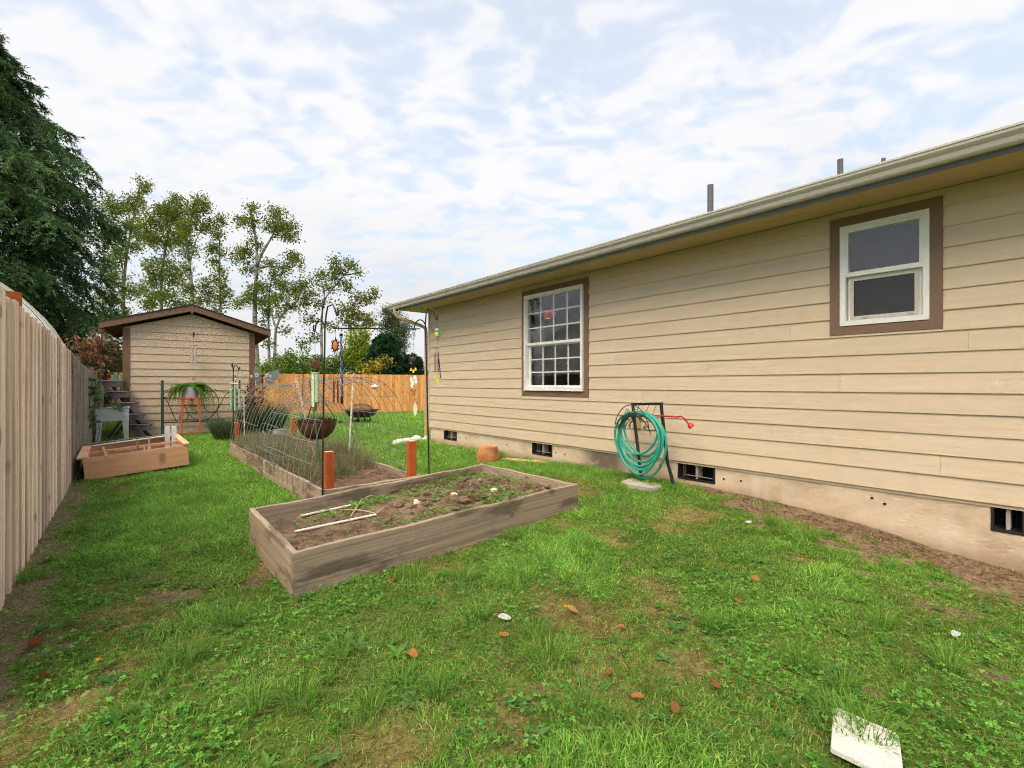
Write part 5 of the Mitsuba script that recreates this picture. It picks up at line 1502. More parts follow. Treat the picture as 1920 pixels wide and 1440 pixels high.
GR = 'tall thin trees beyond the cedar fence'
tree('alder_tree', 'tall thin leafy tree farthest left, partly behind the dark spruce', 'tree', 33, [(0.17, [(231, 690), (231, 600), (233, 520), (242, 450), (252, 400), (262, 350)]), (0.05, [(232, 520), (222, 460), (212, 410)])],
     [(264, 352, 18, 20), (245, 385, 30, 24), (215, 395, 22, 30), (255, 425, 32, 20), (205, 440, 26, 26), (225, 480, 22, 18), (250, 465, 22, 16), (210, 520, 30, 20), (205, 560, 25, 22), (245, 545, 22, 20), (268, 540, 14, 12), (220, 590, 36, 16), (198, 490, 16, 24), (190, 600, 20, 20)], ALDER)
tree('alder_tree', 'broad leafy tree standing left behind the shed ridge', 'tree', 32, [(0.16, [(303, 690), (302, 560), (305, 500), (318, 430), (332, 370)])],
     [(330, 375, 22, 16), (305, 390, 22, 18), (318, 415, 36, 24), (285, 420, 20, 20), (300, 450, 36, 22), (338, 450, 26, 24), (275, 445, 16, 18), (305, 500, 34, 22), (330, 520, 24, 20), (285, 520, 22, 18), (310, 555, 38, 20), (278, 565, 18, 16), (340, 570, 20, 14), (330, 400, 26, 18)], ALDER, dens=4.8)
tree('alder_tree', 'leafy tree rising right behind the shed ridge', 'tree', 31, [(0.15, [(362, 690), (361, 570), (356, 500), (350, 450), (360, 400), (370, 370)]), (0.06, [(356, 500), (366, 455), (378, 430)])],
     [(373, 378, 18, 16), (360, 395, 22, 18), (385, 390, 14, 12), (375, 420, 26, 18), (350, 430, 20, 22), (392, 420, 8, 14), (352, 470, 18, 18), (385, 535, 16, 18), (352, 540, 18, 16), (390, 555, 16, 16), (375, 565, 20, 12), (345, 505, 14, 16)], ALDER)
tree('alder_tree', 'slender narrow tree behind the right roof slope of the shed', 'tree', 31, [(0.10, [(416, 700), (415, 600), (412, 530), (411, 470), (418, 410)])],
     [(418, 412, 16, 10), (410, 440, 14, 12), (405, 465, 18, 10), (418, 475, 10, 10), (402, 490, 12, 8), (415, 505, 16, 10), (422, 535, 12, 16), (405, 525, 10, 12), (415, 560, 16, 12), (425, 550, 10, 10), (396, 470, 10, 6), (440, 570, 12, 10), (405, 580, 14, 8)], ALDER, dens=5.0)
tree('alder_tree', 'largest open crowned tree, right of the shed, with two raised tops', 'tree', 30, [(0.21, [(483, 710), (478, 610), (479, 540), (482, 490), (478, 440), (470, 395)]), (0.10, [(482, 500), (497, 465), (512, 440), (525, 400)]), (0.075, [(482, 505), (500, 500), (515, 500), (545, 490)]), (0.05, [(480, 520), (470, 500), (458, 480)])],
     [(469, 392, 16, 12), (452, 412, 14, 8), (468, 420, 24, 16), (518, 400, 24, 14), (508, 425, 20, 18), (530, 430, 28, 16), (552, 445, 22, 12), (545, 425, 14, 12), (462, 470, 22, 14), (450, 485, 16, 14), (470, 500, 22, 12), (548, 480, 22, 12), (560, 492, 14, 10), (530, 500, 24, 12), (510, 490, 14, 10), (480, 455, 14, 14), (470, 555, 20, 14), (485, 540, 16, 14), (490, 565, 18, 14), (455, 565, 12, 8)], ALDER)
tree('alder_tree', 'thinner straight tree between the largest one and the leaning one', 'tree', 31, [(0.12, [(504, 710), (504, 640), (504, 570), (510, 520), (518, 500)])],
     [(515, 515, 12, 14), (502, 540, 14, 12), (522, 530, 14, 10), (500, 580, 12, 16), (512, 560, 14, 12), (495, 600, 8, 10)], ALDER)
tree('leaning_tree', 'pale barked tree leaning right just right of the shed', 'tree', 28, [(0.14, [(514, 710), (515, 680), (516, 640), (519, 612), (535, 585), (552, 570), (562, 548)]), (0.07, [(518, 615), (511, 595), (512, 565)])],
     [(552, 545, 24, 16), (530, 560, 22, 16), (570, 535, 16, 14), (565, 570, 18, 10), (545, 575, 20, 8), (535, 535, 16, 10), (575, 560, 12, 10), (525, 590, 12, 8), (538, 620, 10, 6), (585, 550, 12, 10), (505, 645, 8, 6)], ALDER)
tree('alder_tree', 'open tree with an upswept crown left of the near hook', 'tree', 29, [(0.12, [(603, 710), (603, 640), (604, 590), (610, 560), (625, 540), (645, 515)]), (0.05, [(608, 565), (604, 530), (596, 515)])],
     [(640, 505, 22, 12), (660, 500, 16, 14), (625, 512, 20, 14), (605, 512, 16, 10), (590, 525, 14, 8), (640, 530, 18, 12), (615, 540, 18, 10), (650, 540, 14, 8), (600, 570, 20, 10), (580, 600, 14, 14), (572, 640, 12, 14), (590, 630, 14, 12), (615, 610, 14, 10), (628, 490, 10, 8), (672, 510, 10, 8)], ALDER, dens=3.6)
tree('alder_tree', 'smaller tree with a drooping right branch nearest the house', 'tree', 29, [(0.10, [(656, 710), (657, 640), (660, 590), (668, 560)]), (0.04, [(664, 580), (682, 560), (702, 552)])],
     [(670, 560, 20, 14), (690, 560, 18, 8), (704, 550, 10, 8), (655, 580, 20, 14), (672, 590, 22, 14), (690, 600, 16, 14), (650, 605, 16, 14), (670, 615, 20, 10), (700, 610, 10, 8)], [srgb(98, 108, 46), srgb(124, 130, 58), srgb(150, 150, 76)], dens=4.2)


def bush(name, label, Y, blobs, cols, leaf=(0.15, 0.10), per=30, dens=7.0):
    b0_ = blobs[0]
    return tree(name, label, 'bush', Y, [(0.06, [(b0_[0], 720), (b0_[0] + 2, b0_[1])])], blobs, cols, leaf, per, dens, bark='dark_bark', depth=0.9)


GB = [srgb(96, 122, 56), srgb(122, 148, 70), srgb(146, 168, 88)]
bush('green_bush', 'green bush above the cedar fence just right of the pale trunks', 26, [(540, 685, 24, 22), (520, 700, 16, 18), (562, 690, 20, 18), (590, 690, 18, 16), (548, 672, 14, 12), (575, 675, 12, 10), (500, 690, 14, 14)], GB)
bush('green_bush', 'rounded bush behind the near hook above the cedar fence', 26.5, [(620, 690, 20, 18), (640, 688, 18, 18), (602, 695, 12, 12)], GB)
bush('yellow_green_bush', 'tall yellow green bush left of the dark conifer', 27, [(668, 650, 20, 28), (685, 665, 18, 26), (650, 670, 16, 22), (672, 688, 22, 16), (678, 630, 14, 14)], [srgb(114, 136, 44), srgb(146, 168, 62), srgb(180, 188, 84)])
bush('yellow_bush', 'yellow leaved bush in front of the dark conifer', 25.6, [(712, 688, 20, 12), (700, 692, 14, 10), (722, 680, 12, 10), (690, 695, 14, 8)], [srgb(142, 140, 50), srgb(180, 166, 66), srgb(206, 186, 90)])
bush('grey_green_tree', 'pale grey green tree behind the dark conifer by the gutter end', 31, [(733, 590, 18, 14), (745, 605, 22, 18), (725, 610, 16, 18), (755, 620, 20, 18), (728, 578, 8, 8), (740, 640, 30, 30)], [srgb(78, 92, 62), srgb(98, 112, 76), srgb(120, 132, 92)], leaf=(0.12, 0.06))
bush('fence_shrub', 'dull green shrub far left behind the cedar fence and the brush pile', 21.5, [(198, 670, 24, 22), (178, 660, 22, 26), (220, 690, 20, 16), (160, 680, 22, 24), (205, 650, 16, 12)], [srgb(48, 66, 34), srgb(68, 88, 44), srgb(88, 104, 58)])


# needle trees
def conifer(name, label, base, height, R, n_br, prof, cols, shoots=34, shoot_l=0.22, droop=0.35, tips=None, seed=3, needles=9, nl=0.055, nw=0.010):
    """Whorls of drooping boughs; each bough carries hanging shoots, each shoot a brush of needles."""
    g = np.random.default_rng(seed)
    k = thing(name, label, 'tree')
    bark = [tube([base - UP * 0.2, base + UP * height * 0.5, base + UP * height], [height * 0.022, height * 0.013, 0.02], 9, False)]
    sc, sd, sn, stone = [], [], [], []
    for i in range(n_br):
        q = (i + g.uniform(0, 1)) / n_br
        z = height * (0.06 + 0.93 * q)
        L = R * prof(q) * g.uniform(0.62, 1.14)
        a_ = i * 2.39996 + g.normal(0, 0.25)
        e = np.array([math.cos(a_), math.sin(a_), 0])
        p0 = base + UP * z
        p1 = p0 + e * L + UP * L * (0.12 - droop * (1 - 0.5 * q))
        mid = p0 + e * L * 0.5 + UP * L * 0.10
        t = np.linspace(0, 1, 9)[:, None]
        P = (1 - t) ** 2 * p0 + 2 * t * (1 - t) * mid + t * t * p1
        bark.append(tube(P, np.linspace(0.035, 0.008, 9) * (0.4 + 0.6 * (1 - q)), 4, False))
        m = int(shoots * (0.30 + L / R))                 # hanging branchlets, six shoots on each
        tt = g.uniform(0.10, 1.0, m) ** 0.75
        C = (1 - tt)[:, None] ** 2 * p0 + 2 * (tt * (1 - tt))[:, None] * mid + (tt ** 2)[:, None] * p1
        lat = np.cross(e, UP)
        sd_ = g.choice([-1.0, 1.0], m) * g.uniform(0.25, 1.0, m)
        bd = unit(e * g.uniform(0.15, 0.8, m)[:, None] + lat * sd_[:, None] - UP * g.uniform(0.25, 1.1, m)[:, None])
        bl = (0.22 + 0.42 * (1.15 - tt)) * max(L, 0.5) ** 0.75 * g.uniform(0.6, 1.2, m)
        w_ = (np.arange(6) + 0.5) / 6
        C = (C[:, None] + bd[:, None] * (bl[:, None] * w_)[..., None] - UP * (0.14 * (bl[:, None] * w_ ** 2))[..., None]).reshape(-1, 3)
        D = unit(np.repeat(bd, 6, 0) + g.normal(0, 0.38, (m * 6, 3)) - UP * 0.25)
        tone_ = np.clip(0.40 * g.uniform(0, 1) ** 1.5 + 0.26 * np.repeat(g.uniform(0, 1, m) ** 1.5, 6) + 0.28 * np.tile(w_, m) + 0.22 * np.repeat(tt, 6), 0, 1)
        sc.append(C); sd.append(D); stone.append(tone_)
    C, D, K = np.vstack(sc), np.vstack(sd), np.concatenate(stone)
    n = len(C)
    Ls = shoot_l * g.uniform(0.6, 1.3, n)
    # needles along each shoot
    u = g.uniform(0.0, 1.0, (n, needles))
    rad = unit(np.cross(D[:, None], g.normal(size=(n, needles, 3))))
    foot = (C[:, None] + D[:, None] * (u * Ls[:, None])[..., None]).reshape(-1, 3)
    nd = unit(D[:, None] * 0.75 + rad * 0.75).reshape(-1, 3)
    sdv = unit(np.cross(nd, g.normal(size=nd.shape)))
    l_ = nl * g.uniform(0.8, 1.4, len(foot))[:, None]
    V = np.stack([foot - sdv * nw / 2, foot + sdv * nw / 2, foot + nd * l_], 1).reshape(-1, 3)
    Fn = np.arange(len(V)).reshape(-1, 3)
    cols = np.asarray(cols)
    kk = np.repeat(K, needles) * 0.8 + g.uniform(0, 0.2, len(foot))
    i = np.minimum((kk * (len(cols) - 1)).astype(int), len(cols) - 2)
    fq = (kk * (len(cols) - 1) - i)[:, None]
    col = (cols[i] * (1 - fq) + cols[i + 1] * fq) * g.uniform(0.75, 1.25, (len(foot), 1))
    part(k, 'trunk', cat(bark), 'dark_bark', smooth=True)
    part(k, 'needles', (V, Fn), 'foliage', color=np.repeat(col, 3, 0))
    return k


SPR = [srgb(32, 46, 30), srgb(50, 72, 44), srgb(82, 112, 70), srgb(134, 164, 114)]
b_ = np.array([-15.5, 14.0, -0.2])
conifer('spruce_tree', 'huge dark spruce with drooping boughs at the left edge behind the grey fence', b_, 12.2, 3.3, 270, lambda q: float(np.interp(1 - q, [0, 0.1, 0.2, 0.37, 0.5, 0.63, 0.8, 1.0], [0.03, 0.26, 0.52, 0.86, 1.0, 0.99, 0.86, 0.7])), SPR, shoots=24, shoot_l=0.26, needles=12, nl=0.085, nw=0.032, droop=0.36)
b_ = np.array([-7.0, 26.6, -0.15])
conifer('dark_conifer', 'dense dark green conifer beyond the cedar fence by the house corner', b_, 4.35, 1.55, 150, lambda q: 0.15 + 0.95 * (1 - q) ** 0.6, [srgb(34, 62, 42), srgb(48, 84, 56), srgb(72, 110, 72)], shoots=10, shoot_l=0.2, needles=10, nl=0.10, nw=0.04, droop=0.1, seed=5)
b_ = np.array([-5.6, 26.9, -0.15])
conifer('dark_conifer', 'smaller dark conifer half hidden by the house corner', b_, 3.2, 1.3, 90, lambda q: 0.15 + 0.95 * (1 - q) ** 0.6, [srgb(36, 58, 42), srgb(54, 80, 56), srgb(74, 102, 74)], shoots=10, shoot_l=0.2, needles=10, nl=0.10, nw=0.04, droop=0.1, seed=6)
b_ = np.array([-11.2, 27.6, -0.15])
conifer('blue_conifer', 'small blue green conifer between the bushes beyond the cedar fence', b_, 3.2, 0.8, 60, lambda q: 0.1 + 0.9 * (1 - q) ** 0.8, [srgb(60, 84, 76), srgb(84, 110, 98), srgb(96, 120, 108)], shoots=8, shoot_l=0.15, needles=9, nl=0.08, nw=0.03, droop=0.1, seed=8)

# brush pile with dead brown leaves behind the fence corner
k = thing('brush_pile', 'pile of cut branches with dead brown leaves behind the grey fence beside the shed', 'brush pile')
Y = 12.6
br = []
for i in range(46):
    p0 = at(random.uniform(120, 215), random.uniform(665, 700), Y + random.uniform(-.5, .7))
    p1 = p0 + np.array([random.uniform(-1, .9), random.uniform(-.5, .5), random.uniform(-0.1, 0.75)])
    br.append(limb(p0, p1, random.uniform(.006, .016), 0.003, 0.05, 6))
for u0, v0, u1, v1 in [(103, 633, 145, 608), (112, 644, 140, 628), (86, 620, 93, 612), (158, 680, 171, 666), (97, 625, 99, 619)]:
    br.append(limb(at(u0, v0 + 14, Y - 1.5), at(u1, v1, Y - 1.3), 0.010, 0.004, -0.03, 6))
br.append(limb(at(196, 715, Y), at(190, 648, Y + .1), 0.06, 0.035, 0.02, 6))
for b_m in br:
    part(k, 'branch', b_m, 'dark_bark', smooth=True)
cs = np.array([at(u, v, Y + rng.uniform(-.35, .35)) for u, v in [(172, 638), (165, 645), (160, 655), (150, 660), (168, 660), (175, 655), (182, 662), (156, 672), (170, 674), (146, 668), (166, 648), (178, 645), (184, 676), (176, 684), (162, 682), (170, 640), (175, 648), (160, 664)]])
m, col = leafy(np.repeat(cs, 4, 0) + rng.normal(0, 0.17, (len(cs) * 4, 3)) * [1.5, 1, 1], 8, 0.06, 0.13, 0.06, [srgb(98, 72, 56), srgb(140, 106, 82), srgb(188, 150, 122)], 0.5)
part(k, 'dead_leaves', m, 'foliage', color=col, kind='stuff')
m, col = leafy(np.array([at(u, v, Y + 0.4) for u, v in [(205, 690), (195, 682), (212, 684), (222, 690), (218, 672)]]), 40, 0.16, 0.09, 0.05, [srgb(90, 74, 58), srgb(120, 100, 80)], 0.5)
part(k, 'withered_leaves', m, 'foliage', color=col, kind='stuff')

# bramble on the fence
k = thing('bramble', 'bramble with broad green leaves growing up the grey fence beside the metal planter', 'climbing plant')
Y = 9.3
stem = spline([at(172, 830, Y), at(178, 790, Y - .1), at(168, 755, Y + .1), at(172, 725, Y), at(158, 706, Y + .1)], 26)
part(k, 'stem', cat([tube(stem, 0.006, 5), tube(spline([at(180, 830, Y), at(184, 795, Y), at(160, 765, Y), at(152, 760, Y)], 20), 0.005, 5)]), 'dark_bark', smooth=True)
px = [(160, 708), (168, 712), (174, 711), (160, 722), (166, 727), (176, 726), (184, 730), (165, 738), (172, 741), (180, 745), (187, 750), (152, 757), (160, 762), (170, 762), (176, 764), (154, 768), (163, 775), (158, 783), (168, 786), (175, 780), (180, 790), (166, 796), (176, 800), (158, 776), (150, 763), (183, 738), (172, 735), (186, 748)]
for u, v in px:
    c = np.repeat(at(u, v, Y + rng.uniform(-.15, .15))[None], 3, 0)
    g = rng.uniform(-0.5, 0.5) + np.array([-1.0, 0, 1.0])
    d = np.stack([np.sin(g), rng.uniform(-.5, -.1, 3), 0.25 * np.cos(g) - 0.2], 1)
    lv = leaf_quads(c, d, np.tile([0.1, -0.55, 0.8], (3, 1)) + rng.normal(0, .2, (3, 3)), rng.uniform(0.10, 0.15, 3), 0.085)
    part(k, 'leaf', lv, 'foliage', color=np.repeat(np.array([srgb(78, 124, 74)]) * rng.uniform(0.75, 1.25), 15, 0))

# fern, planter seedlings, lavender and grasses near the shed
k = thing('fern', 'bright green fern spilling over the lilac pot on the orange stand', 'fern')
fv, fc, st = [], [], []
for i in range(58):
    a_ = rng.uniform(-1.0, math.pi + 1.0) + 0.4
    L = rng.uniform(0.30, 0.62)
    e = np.array([math.cos(a_), math.sin(a_) * 0.8, 0])
    up_ = rng.uniform(0.04, 0.20)
    dr_ = rng.uniform(0.2, 1.15) * L
    t = np.linspace(0, 1, 22)[:, None]
    p0 = FERN_TOP + e * 0.06
    P = p0 + e * L * (t - 0.25 * t ** 3) + UP * (up_ * np.sin(t * 2.2) * 1.2 - dr_ * t ** 2.2)
    st.append(tube(P[::3], 0.0025, 3, False))
    T_ = unit(np.gradient(P, axis=0))
    lat = unit(np.cross(T_, UP))
    for s_ in (-1, 1):
        d = lat * s_ + T_ * 0.35 + rng.normal(0, 0.12, P.shape) - UP * 0.15
        ll = 0.075 * np.sin(np.linspace(0.35, 2.9, 22)) + 0.012
        fv.append(leaf_quads(P, d, np.cross(T_, d) * s_ + UP * 0.3, ll, 0.022))
        fc.append(np.tile(srgb(86, 136, 44) * rng.uniform(0.65, 1.35), (110, 1)))
part(k, 'frond', cat(fv), 'foliage', color=np.vstack(fc))
part(k, 'frond_stalk', cat(st), 'paint', color=srgb(84, 110, 46))
m, col = leafy(MTOP + np.c_[rng.uniform(-.3, .3, 14), rng.uniform(-.18, .18, 14), rng.uniform(0.0, 0.05, 14)], 7, 0.03, 0.075, 0.045, [srgb(60, 104, 60), srgb(84, 132, 76)], 0.2)
k = thing('seedlings', 'small leafy green plants in the grey metal planter', 'plant')
put(k, m, 'foliage', color=col)


def tuft(name, label, cat_, c, R, H, n, cols, lean=0.25, w=0.008, kind=None):
    g = rng.uniform(0, 2 * math.pi, n)
    q = R * np.sqrt(rng.uniform(0, 1, n))
    ft = np.c_[c[0] + q * np.cos(g), c[1] + q * np.sin(g)]
    ft = np.c_[ft, gz(ft[:, 0], ft[:, 1]) - 0.01]
    h = H * rng.uniform(0.55, 1.05, n)
    ln = np.c_[np.cos(g), np.sin(g)] * (lean * h * (0.3 + q / R))[:, None] + rng.normal(0, 0.06, (n, 2)) * h[:, None]
    m = blades(ft, h, ln, w * rng.uniform(0.7, 1.3, n), rng.uniform(0, 6.3, n), 0.35)
    cols = np.asarray(cols)
    return single(name, m, 'foliage', label, cat_, color=np.repeat(cols[rng.integers(0, len(cols), n)] * rng.uniform(0.7, 1.3, (n, 1)), 5, 0), kind=kind)


tuft('ornamental_grass', 'upright tuft of blue green ornamental grass beside the shed corner', 'grass tuft', at(492, 820, 10.4), 0.28, 1.0, 1700, [srgb(72, 98, 70), srgb(92, 118, 84), srgb(56, 80, 56)], 0.34, 0.011)
tuft('lavender_bush', 'soft grey green herb bush at the right end of the trellis', 'bush', at(446, 818, 10.9), 0.42, 0.62, 3400, [srgb(74, 92, 58), srgb(92, 110, 74), srgb(110, 122, 88)], 0.45, 0.007)
k = thing('dead_plant', 'tall dead brown flower stalks behind the herb bed beside the shed', 'plant')
c = at(463, 822, 10.1)
sts, cs = [], []
for i in range(16):
    p0 = c + np.array([rng.uniform(-.12, .12), rng.uniform(-.1, .1), -0.05])
    p1 = p0 + np.array([rng.uniform(-.25, .3), rng.uniform(-.1, .1), rng.uniform(0.75, 1.12)])
    sts.append(limb(p0, p1, 0.008, 0.004, -0.05, 6))
    cs += [p1, p1 * 0.8 + p0 * 0.2]
part(k, 'stalk', cat(sts), 'paint', color=srgb(92, 62, 44))
m, col = leafy(np.array(cs), 12, 0.05, 0.07, 0.045, [srgb(72, 42, 34), srgb(112, 74, 56), srgb(166, 140, 112)], 0.4)
part(k, 'seed_heads', m, 'foliage', color=col, kind='stuff')

# ------------------------------------------------------------------ dry herbs in the long bed
n = 24000
a_, b2 = rng.uniform(0.03, EW - 0.03, n), EL2 * rng.uniform(0.0, 1, n) ** 0.85
keep = meshkit.noise(np.c_[a_ * 3.2, b2 * 1.6, a_ * 0], 4) * 0.9 + smooth01(0.5, 1.5, b2) * 0.75 + 0.35 * smooth01(0.45, 0.1, a_ / EW) > 0.72 + 0.35 * rng.uniform(0, 1, n)
a_, b2 = a_[keep], b2[keep]
P = E0 + EX * a_[:, None] + EY * b2[:, None]
P[:, 2] = bed2_z(P[:, 0], P[:, 1]) - 0.01
n = len(P)
clump = meshkit.noise(np.c_[a_ * 5, b2 * 5, a_ * 0], 7)
h = (0.13 + 0.24 * clump) * rng.uniform(0.5, 1.2, n) * (0.62 + 0.38 * smooth01(0.2, 1.2, b2))
ln = (rng.normal(0, 0.32, (n, 2)) + np.c_[meshkit.noise(np.c_[a_ * 4, b2 * 4, a_ * 0], 9) - 0.5, meshkit.noise(np.c_[a_ * 4, b2 * 4, a_ * 0], 10) - 0.5] * 1.2) * h[:, None]
m1 = blades(P, h, ln, rng.uniform(0.003, 0.007, n), rng.uniform(0, 6.3, n), 0.3)
HB = np.array([srgb(150, 152, 112), srgb(172, 164, 130), srgb(130, 146, 96), srgb(192, 174, 146), srgb(156, 132, 108), srgb(122, 150, 96)])
c1 = np.repeat(HB[rng.integers(0, 6, n)] * rng.uniform(0.65, 1.2, (n, 1)), 5, 0)
k = thing('dry_herbs', 'tangle of dry grey green herbs filling the long bed under the wire arches', 'herbs')
labels[k]['kind'] = 'stuff'
put(k, m1, 'foliage', color=c1)
# straw mulch at the near end of the long bed
n = 1500
a_, b2 = rng.uniform(0.05, EW - 0.05, n), rng.uniform(0.05, 1.7, n)
P = E0 + EX * a_[:, None] + EY * b2[:, None]
P[:, 2] = bed2_z(P[:, 0], P[:, 1]) + rng.uniform(0.0, 0.018, n)
g = rng.uniform(0, 6.3, n)
m = leaf_quads(P, np.c_[np.cos(g), np.sin(g), rng.normal(0, 0.12, n)], np.tile(UP, (n, 1)) + rng.normal(0, .3, (n, 3)), rng.uniform(0.04, 0.13, n), rng.uniform(0.004, 0.009, n), 0.05)
k = thing('straw_mulch', 'loose dry straw on the soil at the near end of the long bed', 'straw')
labels[k]['kind'] = 'stuff'
put(k, m, 'foliage', color=np.repeat(np.array([srgb(158, 128, 112)]) * rng.uniform(0.6, 1.25, (n, 1)), 5, 0))


# ------------------------------------------------------------------ clover and weeds
def clover(P, size, cols, hgt):
    """Trefoils: three round leaflets (two faces each, folded) on each point."""
    n = len(P)
    P = P + np.c_[np.zeros((n, 2)), hgt]
    t0 = rng.uniform(0, 6.3, n)
    tilt = rng.normal(0, 0.28, (n, 2))
    nrm_ = unit(np.c_[tilt, np.ones(n)])
    vs = []
    for j in range(3):
        g = t0 + j * 2.094
        d = np.c_[np.cos(g), np.sin(g), np.zeros(n)]
        d = unit(d - nrm_ * (d * nrm_).sum(1, keepdims=True))
        s = np.cross(nrm_, d)
        L = size[:, None]
        vs += [P, P + d * L * 0.55 + s * L * 0.52 + nrm_ * L * 0.10, P + d * L * 1.02 + s * L * 0.22 + nrm_ * L * 0.04, P + d * L * 1.02 - s * L * 0.22 + nrm_ * L * 0.04, P + d * L * 0.55 - s * L * 0.52 + nrm_ * L * 0.10]
    v = np.stack(vs, 1).reshape(-1, 3)
    f0 = np.array([[0, 1, 2], [0, 2, 3], [0, 3, 4]])
    f = np.vstack([f0 + 5 * j for j in range(3)])
    f = (f[None] + (np.arange(n) * 15)[:, None, None]).reshape(-1, 3)
    cols = np.asarray(cols)
    return (v, f), np.repeat(cols[rng.integers(0, len(cols), n)] * rng.uniform(0.7, 1.3, (n, 1)), 15, 0)


CLV = [srgb(104, 166, 70), srgb(122, 180, 78), srgb(140, 190, 94), srgb(90, 152, 66)]
# weeds in the raised bed
n = 7500
U, V = rng.uniform(0.02, 0.98, n), rng.uniform(0.03, 0.97, n)
dens = np.zeros(n)
for u0, v0, ru, rv, kk in [(0.36, 0.86, 0.11, 0.12, 1.0), (0.22, 0.80, 0.12, 0.10, 0.5), (0.62, 0.80, 0.16, 0.14, .55), (0.46, 0.28, 0.10, 0.14, .5), (0.70, 0.20, 0.14, 0.12, .9), (0.72, 0.42, 0.10, 0.14, .6), (0.80, 0.86, 0.14, 0.12, .7), (0.58, 0.6, 0.1, 0.12, .4), (0.9, 0.6, 0.1, 0.3, .4), (0.33, 0.33, 0.05, 0.2, .3)]:
    dens = np.maximum(dens, kk * smooth01(1.3, 0.5, np.sqrt(((U - u0) / ru) ** 2 + ((V - v0) / rv) ** 2)))
keep = rng.uniform(0, 1, n) < dens + 0.03
U, V = U[keep], V[keep]
P = BA * ((1 - U) * (1 - V))[:, None] + BB * (U * (1 - V))[:, None] + BC * (U * V)[:, None] + BD * ((1 - U) * V)[:, None]
P[:, 2] = bed_z(P[:, 0], P[:, 1], U, V)
m, col = clover(P, rng.uniform(0.009, 0.017, len(P)), CLV, rng.uniform(0.004, 0.035, len(P)))
n = 700
U2, V2 = rng.uniform(0.02, 0.98, n), np.where(rng.uniform(0, 1, n) < 0.6, rng.uniform(0.85, 0.99, n), rng.uniform(0.02, 0.98, n))
U2 = np.where(V2 > 0.85, rng.uniform(0.5, 0.85, n), U2)
P2 = BA * ((1 - U2) * (1 - V2))[:, None] + BB * (U2 * (1 - V2))[:, None] + BC * (U2 * V2)[:, None] + BD * ((1 - U2) * V2)[:, None]
P2[:, 2] = bed_z(P2[:, 0], P2[:, 1], U2, V2)
h = rng.uniform(0.03, 0.10, n) * np.where(V2 > 0.85, 1.3, 0.7)
mb = blades(P2, h, rng.normal(0, 0.5, (n, 2)) * h[:, None], rng.uniform(.002, .004, n), rng.uniform(0, 6.3, n))
cb = np.repeat(np.array([srgb(92, 120, 56), srgb(130, 122, 80)])[rng.integers(0, 2, n)] * rng.uniform(.7, 1.2, (n, 1)), 5, 0)
k = thing('bed_weeds', 'low clover and grass weeds sprouting between the clods of the raised bed', 'weeds')
labels[k]['kind'] = 'stuff'
put(k, cat([m, mb]), 'foliage', color=np.vstack([col, cb]))
# litter of straw on the bed's soil
n = 900
U, V = rng.uniform(0.02, 0.98, n), rng.uniform(0.03, 0.97, n)
P = BA * ((1 - U) * (1 - V))[:, None] + BB * (U * (1 - V))[:, None] + BC * (U * V)[:, None] + BD * ((1 - U) * V)[:, None]
P[:, 2] = bed_z(P[:, 0], P[:, 1], U, V) + 0.004
g = rng.uniform(0, 6.3, n)
m = leaf_quads(P, np.c_[np.cos(g), np.sin(g), rng.normal(0, 0.15, n)], np.tile(UP, (n, 1)), rng.uniform(0.012, 0.05, n), rng.uniform(0.002, 0.004, n), 0.1)
k = thing('bed_litter', 'small bits of straw scattered over the soil of the raised bed', 'straw')
labels[k]['kind'] = 'stuff'
put(k, m, 'foliage', color=np.repeat(np.array([srgb(176, 150, 120)]) * rng.uniform(0.5, 1.25, (n, 1)), 5, 0))


# ------------------------------------------------------------------ the lawn
def quad_in(x, y, Q4):
    ins = np.ones_like(x, bool)
    for i in range(4):
        a0_, b0_ = np.asarray(Q4[i])[:2], np.asarray(Q4[(i + 1) % 4])[:2]
        ins &= ((b0_[0] - a0_[0]) * (y - a0_[1]) - (b0_[1] - a0_[1]) * (x - a0_[0])) > -0.004 * np.linalg.norm(b0_ - a0_)
    return ins


QUADS = [[BA, BB, BC, BD], [E(0, 0), E(EW, 0), E(EW, EL2), E(0, EL2)], [Q(0, 0, 0), Q(QW, 0, 0), Q(QW, QD, 0), Q(0, QD, 0)], [S(-.03, -.06, 0), S(SW + .03, -.06, 0), S(SW + .03, SD, 0), S(-.03, SD, 0)]]


def lawn_points(y0_, y1_, dens, seed):
    """Random points of the lawn between two depths, off the beds and walls, thinned where the turf is bare."""
    g = np.random.default_rng(seed)
    w = 1.10 * y1_ + 0.4
    n = int(2 * w * (y1_ - y0_) * dens)
    x, y = g.uniform(-w, w, n), g.uniform(y0_, y1_, n)
    ok = np.abs(x) < 1.10 * y + 0.4
    o = -((x - HC[0]) * PD[0] + (y - HC[1]) * PD[1])
    s = -((x - HC[0]) * HD[0] + (y - HC[1]) * HD[1])
    ok &= (o > 0.03) | (s < -0.1)
    ok &= (x - LF0[0]) * LFN[0] + (y - LF0[1]) * LFN[1] > 0.03
    ok &= ((x - CF0[0]) * cn[0] + (y - CF0[1]) * cn[1]) > 0.02
    x, y = x[ok], y[ok]
    for q4 in QUADS:
        k_ = ~quad_in(x, y, q4)
        x, y = x[k_], y[k_]
    bare, dry = masks(x, y)
    k_ = g.uniform(0, 1, len(x)) > bare * 0.90
    return x[k_], y[k_], bare[k_], dry[k_], g


